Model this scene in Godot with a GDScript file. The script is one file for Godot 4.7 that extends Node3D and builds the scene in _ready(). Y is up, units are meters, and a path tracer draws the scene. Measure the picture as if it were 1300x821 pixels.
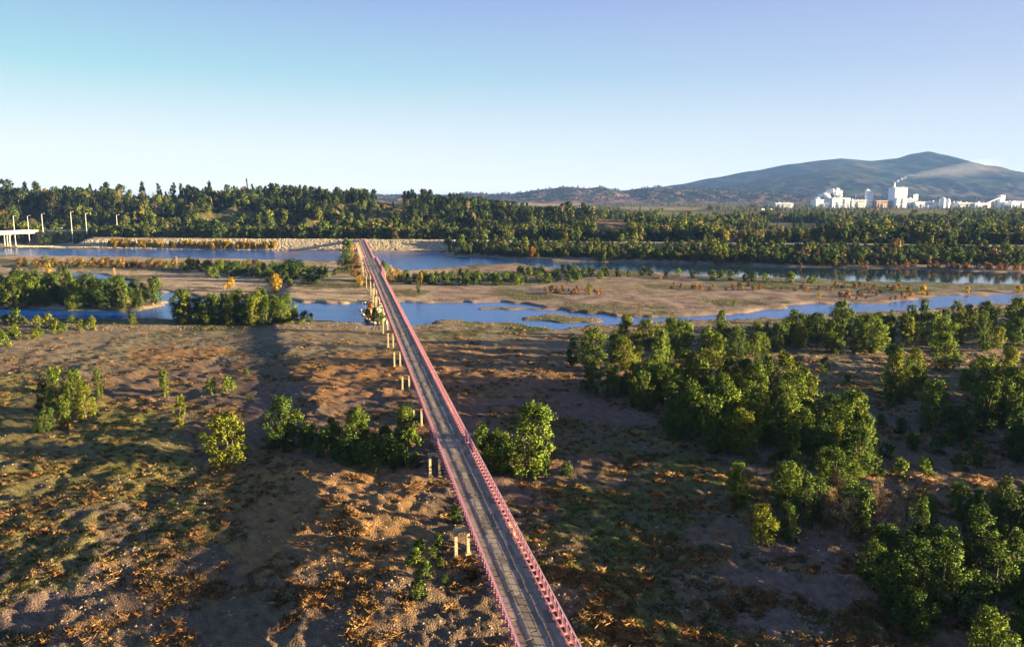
extends Node3D

# ---------------------------------------------------------------- camera numbers
const FOCAL := 870.0          # pixels of a 1300 x 821 frame
const CX := 650.0
const CY := 365.0
const EYE := 45.0             # metres above the flood plain
const WATER := -3.0
const EXPOSURE := 7.4
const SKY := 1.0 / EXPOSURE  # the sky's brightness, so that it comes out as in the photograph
var pitch := atan((CY - 250.0) / FOCAL)
var fwd := Vector3(0, -sin(pitch), -cos(pitch))
var upv := Vector3(0, cos(pitch), -sin(pitch))

var rng := RandomNumberGenerator.new()
var M := {}
var taken := {}

# terrain grid
const COLS := 440
var rows := PackedFloat32Array()
var hgt := PackedFloat32Array()
var wet := PackedByteArray()
var n_big := FastNoiseLite.new()
var n_mid := FastNoiseLite.new()
var n_small := FastNoiseLite.new()
var n_fine := FastNoiseLite.new()
var n_warp := FastNoiseLite.new()
var n_ridge := FastNoiseLite.new()
var levee_x := PackedFloat32Array()
var levee_d := PackedFloat32Array()
var water_polys := []
var bar_polys := []
var riffle_polys := []

# ================================================================ helpers
func ray(px: float, py: float) -> Vector3:
	return fwd * FOCAL + Vector3.RIGHT * (px - CX) + upv * (CY - py)

func at_height(px: float, py: float, h: float) -> Vector3:
	var r := ray(px, py)
	var t := (h - EYE) / minf(r.y, -0.5)
	return Vector3(0, EYE, 0) + r * t

func at_depth(px: float, py: float, d: float) -> Vector3:
	var r := ray(px, py)
	return Vector3(0, EYE, 0) + r * (d / -r.z)

func on_ground(px: float, py: float) -> Vector3:
	var h := 0.0
	var p := Vector3.ZERO
	for i in 7:
		p = at_height(px, py, h)
		h = lerpf(h, gy(p.x, -p.z), 0.8)
	p.y = gy(p.x, -p.z)
	return p

func to_px(p: Vector3) -> Vector2:
	var r := p - Vector3(0, EYE, 0)
	var zc := maxf(r.dot(fwd), 1.0)
	return Vector2(CX + FOCAL * r.x / zc, CY - FOCAL * r.dot(upv) / zc)

func numbered(called: String) -> String:
	var n: int = taken.get(called, 0)
	taken[called] = n + 1
	return called if n == 0 else "%s_%03d" % [called, n]

func tag(o: Node, label: String, category: String, group := "") -> void:
	o.set_meta("label", label)
	o.set_meta("category", category)
	if group:
		o.set_meta("group", group)

func kind(o: Node, k: String) -> void:
	o.set_meta("kind", k)

func thing(called: String, label: String, category: String, at := Vector3.ZERO, turn := 0.0, group := "") -> Node3D:
	var o := Node3D.new()
	o.name = numbered(called)
	add_child(o)
	o.position = at
	o.rotation.y = turn
	tag(o, label, category, group)
	return o

func part(called: String, mesh: Mesh, mat: Material, parent: Node3D, at := Vector3.ZERO, b := Basis()) -> MeshInstance3D:
	var o := MeshInstance3D.new()
	o.name = called
	o.mesh = mesh
	o.material_override = mat
	o.transform = Transform3D(b, at)
	if parent == self:
		o.name = numbered(called)
	parent.add_child(o, true)
	return o

func smooth(a: float, b: float, x: float) -> float:
	var t := clampf((x - a) / (b - a), 0.0, 1.0)
	return t * t * (3.0 - 2.0 * t)

func noise(freq: float, s: int, oct := 4) -> FastNoiseLite:
	var n := FastNoiseLite.new()
	n.noise_type = FastNoiseLite.TYPE_SIMPLEX_SMOOTH
	n.seed = s
	n.frequency = freq
	n.fractal_octaves = oct
	return n

func noise_tex(freq: float, s: int, lo: float, hi: float, oct := 5, size := 512) -> NoiseTexture2D:
	var t := NoiseTexture2D.new()
	t.width = size
	t.height = size
	t.seamless = true
	t.noise = noise(freq, s, oct)
	var g := Gradient.new()
	g.set_color(0, Color(lo, lo, lo))
	g.set_color(1, Color(hi, hi, hi))
	t.color_ramp = g
	return t

func lin(r: float, g: float, b: float) -> Color:
	return Color(r, g, b).linear_to_srgb()

func mat(r: float, g: float, b: float, rough := 0.85, tex: Texture2D = null, scale := 1.0) -> StandardMaterial3D:
	var m := StandardMaterial3D.new()
	m.albedo_color = lin(r, g, b)
	m.roughness = rough
	if tex:
		m.albedo_texture = tex
		m.uv1_triplanar = true
		m.uv1_world_triplanar = true
		m.uv1_scale = Vector3.ONE * scale
	return m

func leaf_mat(r: float, g: float, b: float) -> StandardMaterial3D:
	var m := StandardMaterial3D.new()
	m.albedo_color = lin(r, g, b)
	m.vertex_color_use_as_albedo = true
	m.roughness = 0.7
	m.metallic_specular = 0.25
	m.backlight_enabled = true
	m.backlight = Color(0.45, 0.5, 0.2)
	return m

func box(w: float, h: float, l: float) -> BoxMesh:
	var b := BoxMesh.new()
	b.size = Vector3(w, h, l)
	return b

# six-sided tapered tube into a SurfaceTool
func tube(st: SurfaceTool, a: Vector3, b: Vector3, ra: float, rb: float, n := 6) -> void:
	var ax := (b - a).normalized()
	var side := ax.cross(Vector3(0.31, 0.2, 0.93)).normalized()
	var other := ax.cross(side)
	for i in n:
		var a0 := TAU * i / n
		var a1 := TAU * (i + 1) / n
		var d0 := side * cos(a0) + other * sin(a0)
		var d1 := side * cos(a1) + other * sin(a1)
		for v in [[a + d0 * ra, d0], [b + d0 * rb, d0], [b + d1 * rb, d1], [a + d0 * ra, d0], [b + d1 * rb, d1], [a + d1 * ra, d1]]:
			st.set_normal(v[1])
			st.add_vertex(v[0])

func solid(st: SurfaceTool, lo: Vector3, hi: Vector3, tr := Transform3D()) -> void:
	var b := BoxMesh.new()
	b.size = hi - lo
	st.append_from(b, 0, tr * Transform3D(Basis(), (lo + hi) / 2.0))

func quad(st: SurfaceTool, a: Vector3, b: Vector3, c: Vector3, d: Vector3) -> void:
	for p in [a, b, c, a, c, d]:
		st.set_normal(Vector3.UP)
		st.add_vertex(p)

func commit(st: SurfaceTool) -> ArrayMesh:
	return st.commit()

func new_st() -> SurfaceTool:
	var st := SurfaceTool.new()
	st.begin(Mesh.PRIMITIVE_TRIANGLES)
	return st

# ================================================================ terrain
func half_width(d: float) -> float:
	return 1.2 * d if d >= 60.0 else 72.0 + (60.0 - d) * 2.0

func levee_at(x: float) -> float:
	var n := levee_x.size()
	if x <= levee_x[0]:
		return levee_d[0]
	for i in range(1, n):
		if x < levee_x[i]:
			return lerpf(levee_d[i - 1], levee_d[i], (x - levee_x[i - 1]) / (levee_x[i] - levee_x[i - 1]))
	return levee_d[n - 1]

func hill(x: float, d: float) -> float:
	if d < 660.0 or x > 330.0:
		return 0.0
	var along := smooth(330.0, -330.0, x)
	var w := n_big.get_noise_2d(x * 1.3, d * 1.3)
	var up := smooth(690.0, 930.0, d + w * 60.0) * (1.0 - 0.75 * smooth(1020.0, 1350.0, d))
	return up * (along * 36.0 + w * 8.0 * along)

func base_height(x: float, d: float) -> float:
	var ld := levee_at(x)
	var m := n_mid.get_noise_2d(x, d)
	var b := n_big.get_noise_2d(x, d)
	# flood plain falling to the gravel bars
	var h := lerpf(0.0, -2.2, smooth(150.0, 262.0, d + b * 18.0))
	if d < 270.0:
		if d < 125.0 and d > 85.0 and x < 0.0:
			var q := Vector2(x, d) - furrow_at
			var along := q.dot(furrow_dir)
			var across := q.dot(Vector2(-furrow_dir.y, furrow_dir.x)) + sin(along * 0.25) * 0.5
			if along > 0.0 and along < furrow_len and absf(across) < 5.0:
				h += 0.42 * pow(absf(sin(across * PI / 2.4)), 1.5) * (0.35 + 0.65 * absf(sin(along * PI / 2.1))) * smooth(5.0, 3.5, absf(across)) * smooth(0.0, 2.0, along) * smooth(furrow_len, furrow_len - 2.0, along)
		var s := n_small.get_noise_2d(x, d)
		var rough := 1.0 - 0.7 * smooth(170.0, 250.0, d)
		h += (m * 0.75 + s * 0.5 + n_fine.get_noise_2d(x, d) * 0.16) * rough + b * 0.7 * (1.0 - smooth(180.0, 240.0, d))
	else:
		h += m * 0.35 + b * 0.3 + n_small.get_noise_2d(x * 0.5, d) * 0.12
	if d > 430.0:
		# right far bank climbs to the embankment, plain behind it
		var right := smooth(-70.0, 60.0, x)
		h = lerpf(h, -1.2 + m * 0.3, smooth(455.0, 490.0, d) * right)
		var ahead := (ld - d) * 0.97
		var lv: float
		if ahead > 0.0:
			lv = 6.5 - maxf(0.0, ahead - 2.5) / 1.55
			lv = lerpf(minf(lv, -1.5 - ahead * 0.1), lv, smooth(-428.0, -405.0, x))
		else:
			lv = maxf(3.2, 6.5 - maxf(0.0, -ahead - 2.5) / 2.2)
			lv = lerpf(minf(lv, -1.5 - ahead * 0.08), lv, smooth(-428.0, -405.0, x))
			lv += smooth(40.0, 900.0, -ahead) * 4.0 + m * 0.4
		h = maxf(h, lv + (n_small.get_noise_2d(x * 2.0, d * 2.0) * 0.35 if absf(ahead) < 26.0 else 0.0))
		h += hill(x, d)
	return h

func make_grid() -> void:
	var d := -420.0
	for v in [-420.0, -260.0, -140.0, -60.0, 0.0, 30.0, 48.0]:
		rows.append(v)
	d = 60.0
	while d < 640.0:
		rows.append(d)
		d *= 1.0066
	while d < 1500.0:
		rows.append(d)
		d *= 1.011
	while d < 5200.0:
		rows.append(d)
		d *= 1.03
	var R := rows.size()
	hgt.resize(R * COLS)
	wet.resize(R * COLS)
	for r in R:
		var dd := rows[r]
		var hw := half_width(dd)
		var wet_zone := dd > 195.0 and dd < 700.0
		for c in COLS:
			var x := (float(c) / (COLS - 1) * 2.0 - 1.0) * hw
			var h := base_height(x, dd)
			var i := r * COLS + c
			if wet_zone:
				var q := Vector2(x + n_warp.get_noise_2d(x, dd) * 5.0, dd + n_warp.get_noise_2d(x + 900.0, dd) * 5.0)
				var inside := false
				for p in water_polys:
					if p[1].has_point(q) and Geometry2D.is_point_in_polygon(q, p[0]):
						inside = true
						break
				if inside:
					for p in bar_polys:
						if p[1].has_point(q) and Geometry2D.is_point_in_polygon(q, p[0]):
							inside = false
							h = minf(h, -2.6 + n_small.get_noise_2d(x, dd) * 0.2)
							break
				if inside:
					wet[i] = 1
					h = -4.8
					for p in riffle_polys:
						if p[1].has_point(q) and Geometry2D.is_point_in_polygon(q, p[0]):
							h = -3.12 + n_small.get_noise_2d(x * 0.35 + dd * 0.2, dd * 0.9) * 0.55
							break
			hgt[i] = h
	# soften banks
	for pass_no in 2:
		var src := hgt.duplicate()
		for r in range(1, R - 1):
			if rows[r] < 195.0 or rows[r] > 640.0:
				continue
			for c in range(1, COLS - 1):
				var i := r * COLS + c
				var s := wet[i - 1] + wet[i + 1] + wet[i - COLS] + wet[i + COLS]
				if s > 0 and not (s == 4 and wet[i] == 1 and pass_no == 0):
					hgt[i] = src[i] * 0.4 + 0.15 * (src[i - 1] + src[i + 1] + src[i - COLS] + src[i + COLS])

func gy(x: float, d: float) -> float:
	var r := clampi(rows.bsearch(d) - 1, 0, rows.size() - 2)
	var t := clampf((d - rows[r]) / (rows[r + 1] - rows[r]), 0.0, 1.0)
	var out := 0.0
	for k in 2:
		var hw := half_width(rows[r + k])
		var u := clampf((x / hw + 1.0) * 0.5 * (COLS - 1), 0.0, COLS - 1.001)
		var c := int(u)
		var i := (r + k) * COLS + c
		out += lerpf(hgt[i], hgt[i + 1], u - c) * (t if k else 1.0 - t)
	return out

func poly_px(pts: Array, h: float) -> Array:
	var out := PackedVector2Array()
	for i in range(0, pts.size(), 2):
		var p := at_height(pts[i], pts[i + 1], h)
		out.append(Vector2(p.x, -p.z))
	var box_ := Rect2(out[0], Vector2.ZERO)
	for p in out:
		box_ = box_.expand(p)
	return [out, box_]

var furrow_at := Vector2.ZERO
var furrow_dir := Vector2.RIGHT
var furrow_len := 20.0
var tint_polys := []
var fields := []

func ground_color(x: float, d: float, h: float) -> Color:
	var b := n_big.get_noise_2d(x + 333.0, d)
	var m := n_mid.get_noise_2d(x - 512.0, d * 1.2)
	var s := n_small.get_noise_2d(x * 1.6 + 77.0, d * 1.6)
	var soil := Color(0.20, 0.14, 0.098)
	var olive := Color(0.14, 0.145, 0.042)
	var rust := Color(0.31, 0.18, 0.08)
	var c: Color
	if d < 275.0:
		c = soil.lerp(olive, smooth(-0.05, 0.3, b * 0.9 + m * 0.5 - 0.08))
		c = c.lerp(Color(0.24, 0.165, 0.145), smooth(0.0, 0.25, n_big.get_noise_2d(x * 1.3 + 700.0, d * 1.3) + s * 0.2) * 0.7)
		c = c.lerp(rust, smooth(0.12, 0.34, m * 0.8 + s * 0.55) * 0.85)
		var flat_sand := Color(0.29, 0.24, 0.165).lerp(Color(0.19, 0.15, 0.10), smooth(0.0, 0.4, s + m * 0.6))
		c = c.lerp(flat_sand, smooth(168.0, 200.0, d + b * 40.0) * 0.8)
		var green_edge := smooth(0.1, 0.3, b + m * 0.3) * smooth(215.0, 240.0, d)
		c = c.lerp(Color(0.06, 0.10, 0.025), green_edge * (0.8 if x < 20.0 else 0.35))
	elif d < 620.0 and h < 0.5:
		c = Color(0.35, 0.27, 0.225).lerp(Color(0.24, 0.185, 0.155), smooth(-0.2, 0.35, m + s * 0.5))
		if x < -40.0:
			c = c.lerp(Color(0.50, 0.40, 0.27), 0.6)
		c = c.lerp(Color(0.085, 0.10, 0.03), smooth(0.12, 0.3, b + s * 0.25) * 0.85)
		c = c.lerp(Color(0.17, 0.10, 0.045), smooth(0.2, 0.42, n_mid.get_noise_2d(x * 0.7, d * 1.6 + 99.0) + s * 0.2) * 0.8)
	else:
		var ld := levee_at(x)
		if absf(ld - d) < 20.0 and hill(x, d) < 1.0:
			c = Color(0.46, 0.39, 0.27).lerp(Color(0.34, 0.28, 0.2), smooth(-0.2, 0.3, s))
		else:
			c = Color(0.075, 0.082, 0.03).lerp(Color(0.20, 0.155, 0.065), smooth(-0.05, 0.3, m + b * 0.4))
			c = c.lerp(Color(0.24, 0.195, 0.085) if x < 100.0 and d < 1400.0 else Color(0.17, 0.075, 0.042), smooth(0.15, 0.3, n_big.get_noise_2d(x * 0.6 + 2000.0, d * 0.8)) * 0.7)
	if tint_polys:
		var q := Vector2(x + s * 2.0, d + m * 3.0)
		for t in tint_polys:
			if t[0][1].has_point(q) and Geometry2D.is_point_in_polygon(q, t[0][0]):
				c = c.lerp(t[1], t[2] * clampf(0.75 + s, 0.3, 1.0))
	c *= 1.0 + s * 0.25 + (n_fine.get_noise_2d(x + 50.0, d) * 0.45 if d < 260.0 else 0.0)
	c.a = 1.0
	return c

func terrain_mesh() -> ArrayMesh:
	var R := rows.size()
	var v := PackedVector3Array()
	var col := PackedColorArray()
	v.resize(R * COLS)
	col.resize(R * COLS)
	for r in R:
		var d := rows[r]
		var hw := half_width(d)
		for c in COLS:
			var i := r * COLS + c
			var x := (float(c) / (COLS - 1) * 2.0 - 1.0) * hw
			v[i] = Vector3(x, hgt[i], -d)
			col[i] = ground_color(x, d, hgt[i])
	var idx := PackedInt32Array()
	idx.resize((R - 1) * (COLS - 1) * 6)
	var k := 0
	for r in R - 1:
		for c in COLS - 1:
			var i := r * COLS + c
			idx[k] = i; idx[k + 1] = i + COLS; idx[k + 2] = i + 1
			idx[k + 3] = i + 1; idx[k + 4] = i + COLS; idx[k + 5] = i + COLS + 1
			k += 6
	return smooth_mesh(v, col, idx)

func smooth_mesh(v: PackedVector3Array, col: PackedColorArray, idx: PackedInt32Array) -> ArrayMesh:
	var arr := []
	arr.resize(Mesh.ARRAY_MAX)
	arr[Mesh.ARRAY_VERTEX] = v
	arr[Mesh.ARRAY_COLOR] = col
	arr[Mesh.ARRAY_INDEX] = idx
	var st := SurfaceTool.new()
	st.create_from_arrays(arr)
	st.generate_normals()
	return st.commit()

func profile(pts: Array, px: float) -> float:
	if px <= pts[0]:
		return pts[1]
	for i in range(2, pts.size(), 2):
		if px < pts[i]:
			var t: float = (px - pts[i - 2]) / (pts[i] - pts[i - 2])
			t = lerpf(t, t * t * (3.0 - 2.0 * t), 0.5)
			return lerpf(pts[i - 1], pts[i + 1], t)
	return pts[pts.size() - 1]

# a range of hills whose crest runs at depth dr and follows a skyline read off the photograph
func hill_range(called: String, skyline: Array, dr: float, front: float, back: float, step: float, px0: float, px1: float, foot: float, colors: Array, amp: float, sd: int) -> void:
	var nr := noise(1.0 / (front * 0.33), sd, 5)
	nr.fractal_type = FastNoiseLite.FRACTAL_RIDGED
	var nc := noise(1.0 / (front * 0.16), sd + 5, 5)
	var x0 := (px0 - CX) / FOCAL * dr * 1.0
	var x1 := (px1 - CX) / FOCAL * dr * 1.0
	var nx := int((x1 - x0) / step) + 1
	var nz := int((front + back) / step) + 1
	var v := PackedVector3Array()
	var col := PackedColorArray()
	for r in nz:
		var d := dr - front + r * step
		var t := (d - dr) / (front if d < dr else back)
		var f := pow(maxf(0.0, 1.0 - absf(t)), 1.15)
		for c in nx:
			var x := x0 + c * step
			var px := CX + FOCAL * x / dr
			var top := at_depth(px, profile(skyline, px), dr).y - foot
			var e := smooth(0.0, 0.05, float(c) / nx) * smooth(0.0, 0.05, 1.0 - float(c) / nx)
			var rel := nr.get_noise_2d(x, d)
			var h := foot - 6.0 + (top * f + 6.0) * e + amp * rel * f * (1.0 - f) * 3.0 * e + nc.get_noise_2d(x * 2.0, d * 2.0) * amp * 0.12 * (1.0 - pow(f, 8.0))
			v.append(Vector3(x, h, -d))
			var k := nc.get_noise_2d(x, d)
			var cc: Color = colors[0].lerp(colors[1], smooth(-0.15, 0.25, k))
			cc = cc.lerp(colors[2], smooth(0.0, 0.3, nc.get_noise_2d(x * 0.6 + 5000.0, d * 0.6) + (0.4 - f) * 0.5))
			cc *= 1.0 + 0.55 * nc.get_noise_2d(x * 5.0, d * 5.0) + 0.7 * nc.get_noise_2d(x * 19.0, d * 11.0)
			cc.a = 1.0
			col.append(cc)
	var idx := PackedInt32Array()
	for r in nz - 1:
		for c in nx - 1:
			var i := r * nx + c
			idx.append_array(PackedInt32Array([i, i + nx, i + 1, i + 1, i + nx, i + nx + 1]))
	var o := part(called, smooth_mesh(v, col, idx), M.hills, self)
	kind(o, "structure")
	if called == "hills":
		hill_points = v
		hill_dens = nc

var hill_points := PackedVector3Array()
var hill_dens: FastNoiseLite

# ================================================================ foliage
class Leaves:
	var v := PackedVector3Array()
	var n := PackedVector3Array()
	var c := PackedColorArray()
	var i := PackedInt32Array()
	func leaf(at: Vector3, u: Vector3, w: Vector3, nor: Vector3, tone: Color) -> void:
		var k := v.size()
		v.append(at - u); v.append(at + w); v.append(at + u); v.append(at - w)
		for q in 4:
			n.append(nor)
			c.append(tone)
		i.append_array(PackedInt32Array([k, k + 1, k + 2, k, k + 2, k + 3]))
	func mesh() -> ArrayMesh:
		var arr := []
		arr.resize(Mesh.ARRAY_MAX)
		arr[Mesh.ARRAY_VERTEX] = v
		arr[Mesh.ARRAY_NORMAL] = n
		arr[Mesh.ARRAY_COLOR] = c
		arr[Mesh.ARRAY_INDEX] = i
		var m := ArrayMesh.new()
		m.add_surface_from_arrays(Mesh.PRIMITIVE_TRIANGLES, arr)
		return m

func rdir() -> Vector3:
	var z := rng.randf_range(-1, 1)
	var a := rng.randf() * TAU
	var r := sqrt(1.0 - z * z)
	return Vector3(r * cos(a), z, r * sin(a))

# returns {crown, trunk}; height 1 m nominal, scaled when placed
func tree_shape(sd: int, form: String, clumps: int, per: int, leaf: float) -> Dictionary:
	rng.seed = sd
	var L := Leaves.new()
	var st := new_st()
	var centers := []
	var wide := 0.36
	var low := 0.14
	match form:
		"poplar": wide = 0.15; low = 0.12
		"slim": wide = 0.25; low = 0.05
		"pine": wide = 0.24; low = 0.18
		"shrub": wide = 0.62; low = 0.05
		"broad": wide = 0.42; low = 0.07
		"gum": wide = 0.33; low = 0.3
	var lean := Vector3(rng.randf_range(-0.06, 0.06), 0, rng.randf_range(-0.06, 0.06))
	for k in clumps:
		var t := rng.randf_range(low, 0.95)
		var prof := 1.0
		match form:
			"pine": prof = 1.05 * (1.0 - t) + 0.08
			"poplar": prof = pow(sin(PI * clampf(t * 0.85 + 0.12, 0, 1)), 0.6)
			"shrub": prof = sqrt(maxf(0.05, 1.0 - t * t))
			_: prof = pow(maxf(0.03, sin(PI * clampf(t * 0.80 + 0.16, 0.0, 1.0))), 0.75)
		var a := rng.randf() * TAU
		var lob := 0.72 + 0.28 * sin(a * 3.0 + sd) * cos(a * 2.0 + sd * 1.7 + t * 4.0)
		var rad := wide * prof * lob * pow(rng.randf(), 0.42)
		centers.append(Vector3(cos(a) * rad, t, sin(a) * rad) + lean * t * 2.0)
	var cr := 0.085
	match form:
		"poplar": cr = 0.06
		"slim": cr = 0.07
		"shrub": cr = 0.17
		"pine": cr = 0.07
	for p in centers:
		var tone := rng.randf_range(0.62, 1.12)
		var warm := rng.randf_range(-0.10, 0.12)
		var size := cr * rng.randf_range(0.5, 1.4)
		var stretch := Vector3(rng.randf_range(0.6, 1.1), rng.randf_range(0.7, 1.7), rng.randf_range(0.6, 1.1))
		for q in per:
			var dd := rdir()
			var at: Vector3 = p + dd * size * pow(rng.randf(), 0.5) * stretch
			if at.y < 0.01:
				at.y = 0.01 + rng.randf() * 0.04
			var u := rdir()
			var w := u.cross(rdir()).normalized()
			var outw: Vector3 = (dd * 0.8 + Vector3(at.x, (at.y - 0.5) * 0.6 + 0.12, at.z).normalized() * 0.7 + rdir() * 0.55).normalized()
			var s := leaf * rng.randf_range(0.45, 1.6)
			var l := tone * rng.randf_range(0.8, 1.2)
			L.leaf(at, u * s, w * s * 0.62, outw, Color(l * (1.0 + warm), l, l * (1.0 - warm), 1.0))
	# wood
	var top := Vector3(lean.x * 1.6, 0.78, lean.z * 1.6)
	if form == "shrub":
		for k in 6:
			var e: Vector3 = centers[k % centers.size()]
			tube(st, Vector3(0, -0.03, 0), e, 0.018, 0.006, 5)
	else:
		var r0 := 0.02 if form != "poplar" else 0.016
		var mid := top * 0.5 + Vector3(rng.randf_range(-0.02, 0.02), 0, rng.randf_range(-0.02, 0.02))
		tube(st, Vector3(0, -0.04, 0), mid, r0, r0 * 0.7)
		tube(st, mid, top, r0 * 0.7, r0 * 0.25)
		if form == "broad" or form == "slim":
			for k in 3:
				var e2 := Vector3(rng.randf_range(-0.2, 0.2), rng.randf_range(0.5, 0.75), rng.randf_range(-0.2, 0.2))
				tube(st, Vector3(rng.randf_range(-0.02, 0.02), -0.04, 0), e2, r0 * 0.7, r0 * 0.2, 5)
		for k in 9:
			var e3: Vector3 = centers[rng.randi() % centers.size()]
			var t3 := clampf(e3.y * 0.65, 0.1, 0.7)
			tube(st, top * (t3 / 0.78), e3, r0 * 0.45, r0 * 0.12, 4)
	return {"crown": L.mesh(), "trunk": st.commit()}

# a mostly bare tree: twigs with sparse leaves
func bare_shape(sd: int, wide: float) -> Dictionary:
	rng.seed = sd
	var st := new_st()
	var tw := new_st()
	tube(st, Vector3(0, -0.04, 0), Vector3(0.01, 0.55, 0), 0.02, 0.009)
	tube(st, Vector3(0.01, 0.55, 0), Vector3(0.0, 0.98, 0.01), 0.009, 0.002, 4)
	for k in 46:
		var t := rng.randf_range(0.14, 0.9)
		var a := rng.randf() * TAU
		var len_ := wide * rng.randf_range(0.5, 1.1) * (1.15 - t * 0.75)
		var e := Vector3(cos(a) * len_, t + len_ * rng.randf_range(0.5, 1.2), sin(a) * len_)
		tube(st, Vector3(0.01, t, 0), e, 0.006, 0.002, 3)
		for q in 9:
			var s := Vector3(0.01, t, 0).lerp(e, rng.randf_range(0.3, 1.0))
			var f := s + (rdir() * 0.5 + Vector3(0, 0.7, 0)) * 0.11
			tube(tw, s, f, 0.0045, 0.0015, 3)
	return {"crown": tw.commit(), "trunk": st.commit()}

var shapes := {}

func plant(called: String, sh: Dictionary, leafm: Material, at: Vector3, height: float, width: float, turn: float, label: String, category: String, group := "") -> Node3D:
	var o := thing(called, label, category, at, turn, group)
	var b := Basis.from_scale(Vector3(height * width, height, height * width))
	part("trunk" if category == "tree" else "stem", sh.trunk, M.bark, o, Vector3.ZERO, b)
	part("crown" if category == "tree" else "foliage", sh.crown, leafm, o, Vector3.ZERO, b)
	return o

func pick(kindname: String) -> Dictionary:
	var a: Array = shapes[kindname]
	return a[rng.randi() % a.size()]

func in_bridge(p: Vector3, margin: float) -> bool:
	var q := bridge_inv * p
	return absf(q.x) < margin and q.z < 20.0 and q.z > -bridge_len - 5.0

# plants scattered over a patch given by the pixels of their feet
func scatter(poly: Array, count: int, spec: Dictionary) -> void:
	var pv := PackedVector2Array()
	for i in range(0, poly.size(), 2):
		pv.append(Vector2(poly[i], poly[i + 1]))
	var bb := Rect2(pv[0], Vector2.ZERO)
	for p in pv:
		bb = bb.expand(p)
	var made := 0
	var spots := []
	var gap: float = spec.get("gap", 3.0)
	for tries in count * 60:
		if made >= count:
			break
		var q := Vector2(rng.randf_range(bb.position.x, bb.end.x), rng.randf_range(bb.position.y, bb.end.y))
		if not Geometry2D.is_point_in_polygon(q, pv):
			continue
		var p := on_ground(q.x, q.y)
		if p.y < WATER + 0.06 or in_bridge(p, 5.5):
			continue
		var ok := true
		for s in spots:
			if Vector2(s.x - p.x, s.z - p.z).length() < gap:
				ok = false
				break
		if not ok:
			continue
		spots.append(p)
		var hh := rng.randf_range(spec.lo, spec.hi)
		var mats: Array = spec.mats
		var names: Array = spec.shapes
		plant(spec.name, pick(names[rng.randi() % names.size()]), M[mats[rng.randi() % mats.size()]], p - Vector3(0, 0.1, 0), hh, rng.randf_range(0.85, 1.25) * spec.get("wide", 1.0), rng.randf() * TAU, spec.label, spec.category, spec.group)
		made += 1

func multi(called: String, mesh: Mesh, m: Material, where: Array, tints: Array, label: String, category: String) -> void:
	if where.is_empty():
		return
	var mm := MultiMesh.new()
	mm.transform_format = MultiMesh.TRANSFORM_3D
	mm.use_colors = tints.size() > 0
	mm.mesh = mesh
	mm.instance_count = where.size()
	for i in where.size():
		mm.set_instance_transform(i, where[i])
		if tints:
			mm.set_instance_color(i, tints[i])
	var o := MultiMeshInstance3D.new()
	o.name = numbered(called)
	o.multimesh = mm
	o.material_override = m
	add_child(o, true)
	tag(o, label, category)
	kind(o, "stuff")

# ================================================================ the long narrow bridge
var bridge_inv := Transform3D()
var bridge_tr := Transform3D()
var bridge_len := 600.0
const DECK_HALF := 2.0
const RAIL_OFF := 2.62

func set_bridge_line() -> void:
	var far := at_height(459.0, 304.0, 6.5)
	var near := at_height(649.5, 728.0, 5.0)
	var dirn := (far - near).normalized()
	var start := near - dirn * 62.0
	bridge_len = start.distance_to(far)
	var z := -dirn
	var x := Vector3.UP.cross(z).normalized()
	var y := z.cross(x).normalized()
	bridge_tr = Transform3D(Basis(x, y, z), start)
	bridge_inv = bridge_tr.affine_inverse()

func bay_extra(s: float) -> float:
	return 1.7 if s > bay0 and s < bay1 else 0.0
var bay0 := 0.0
var bay1 := 0.0

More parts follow.
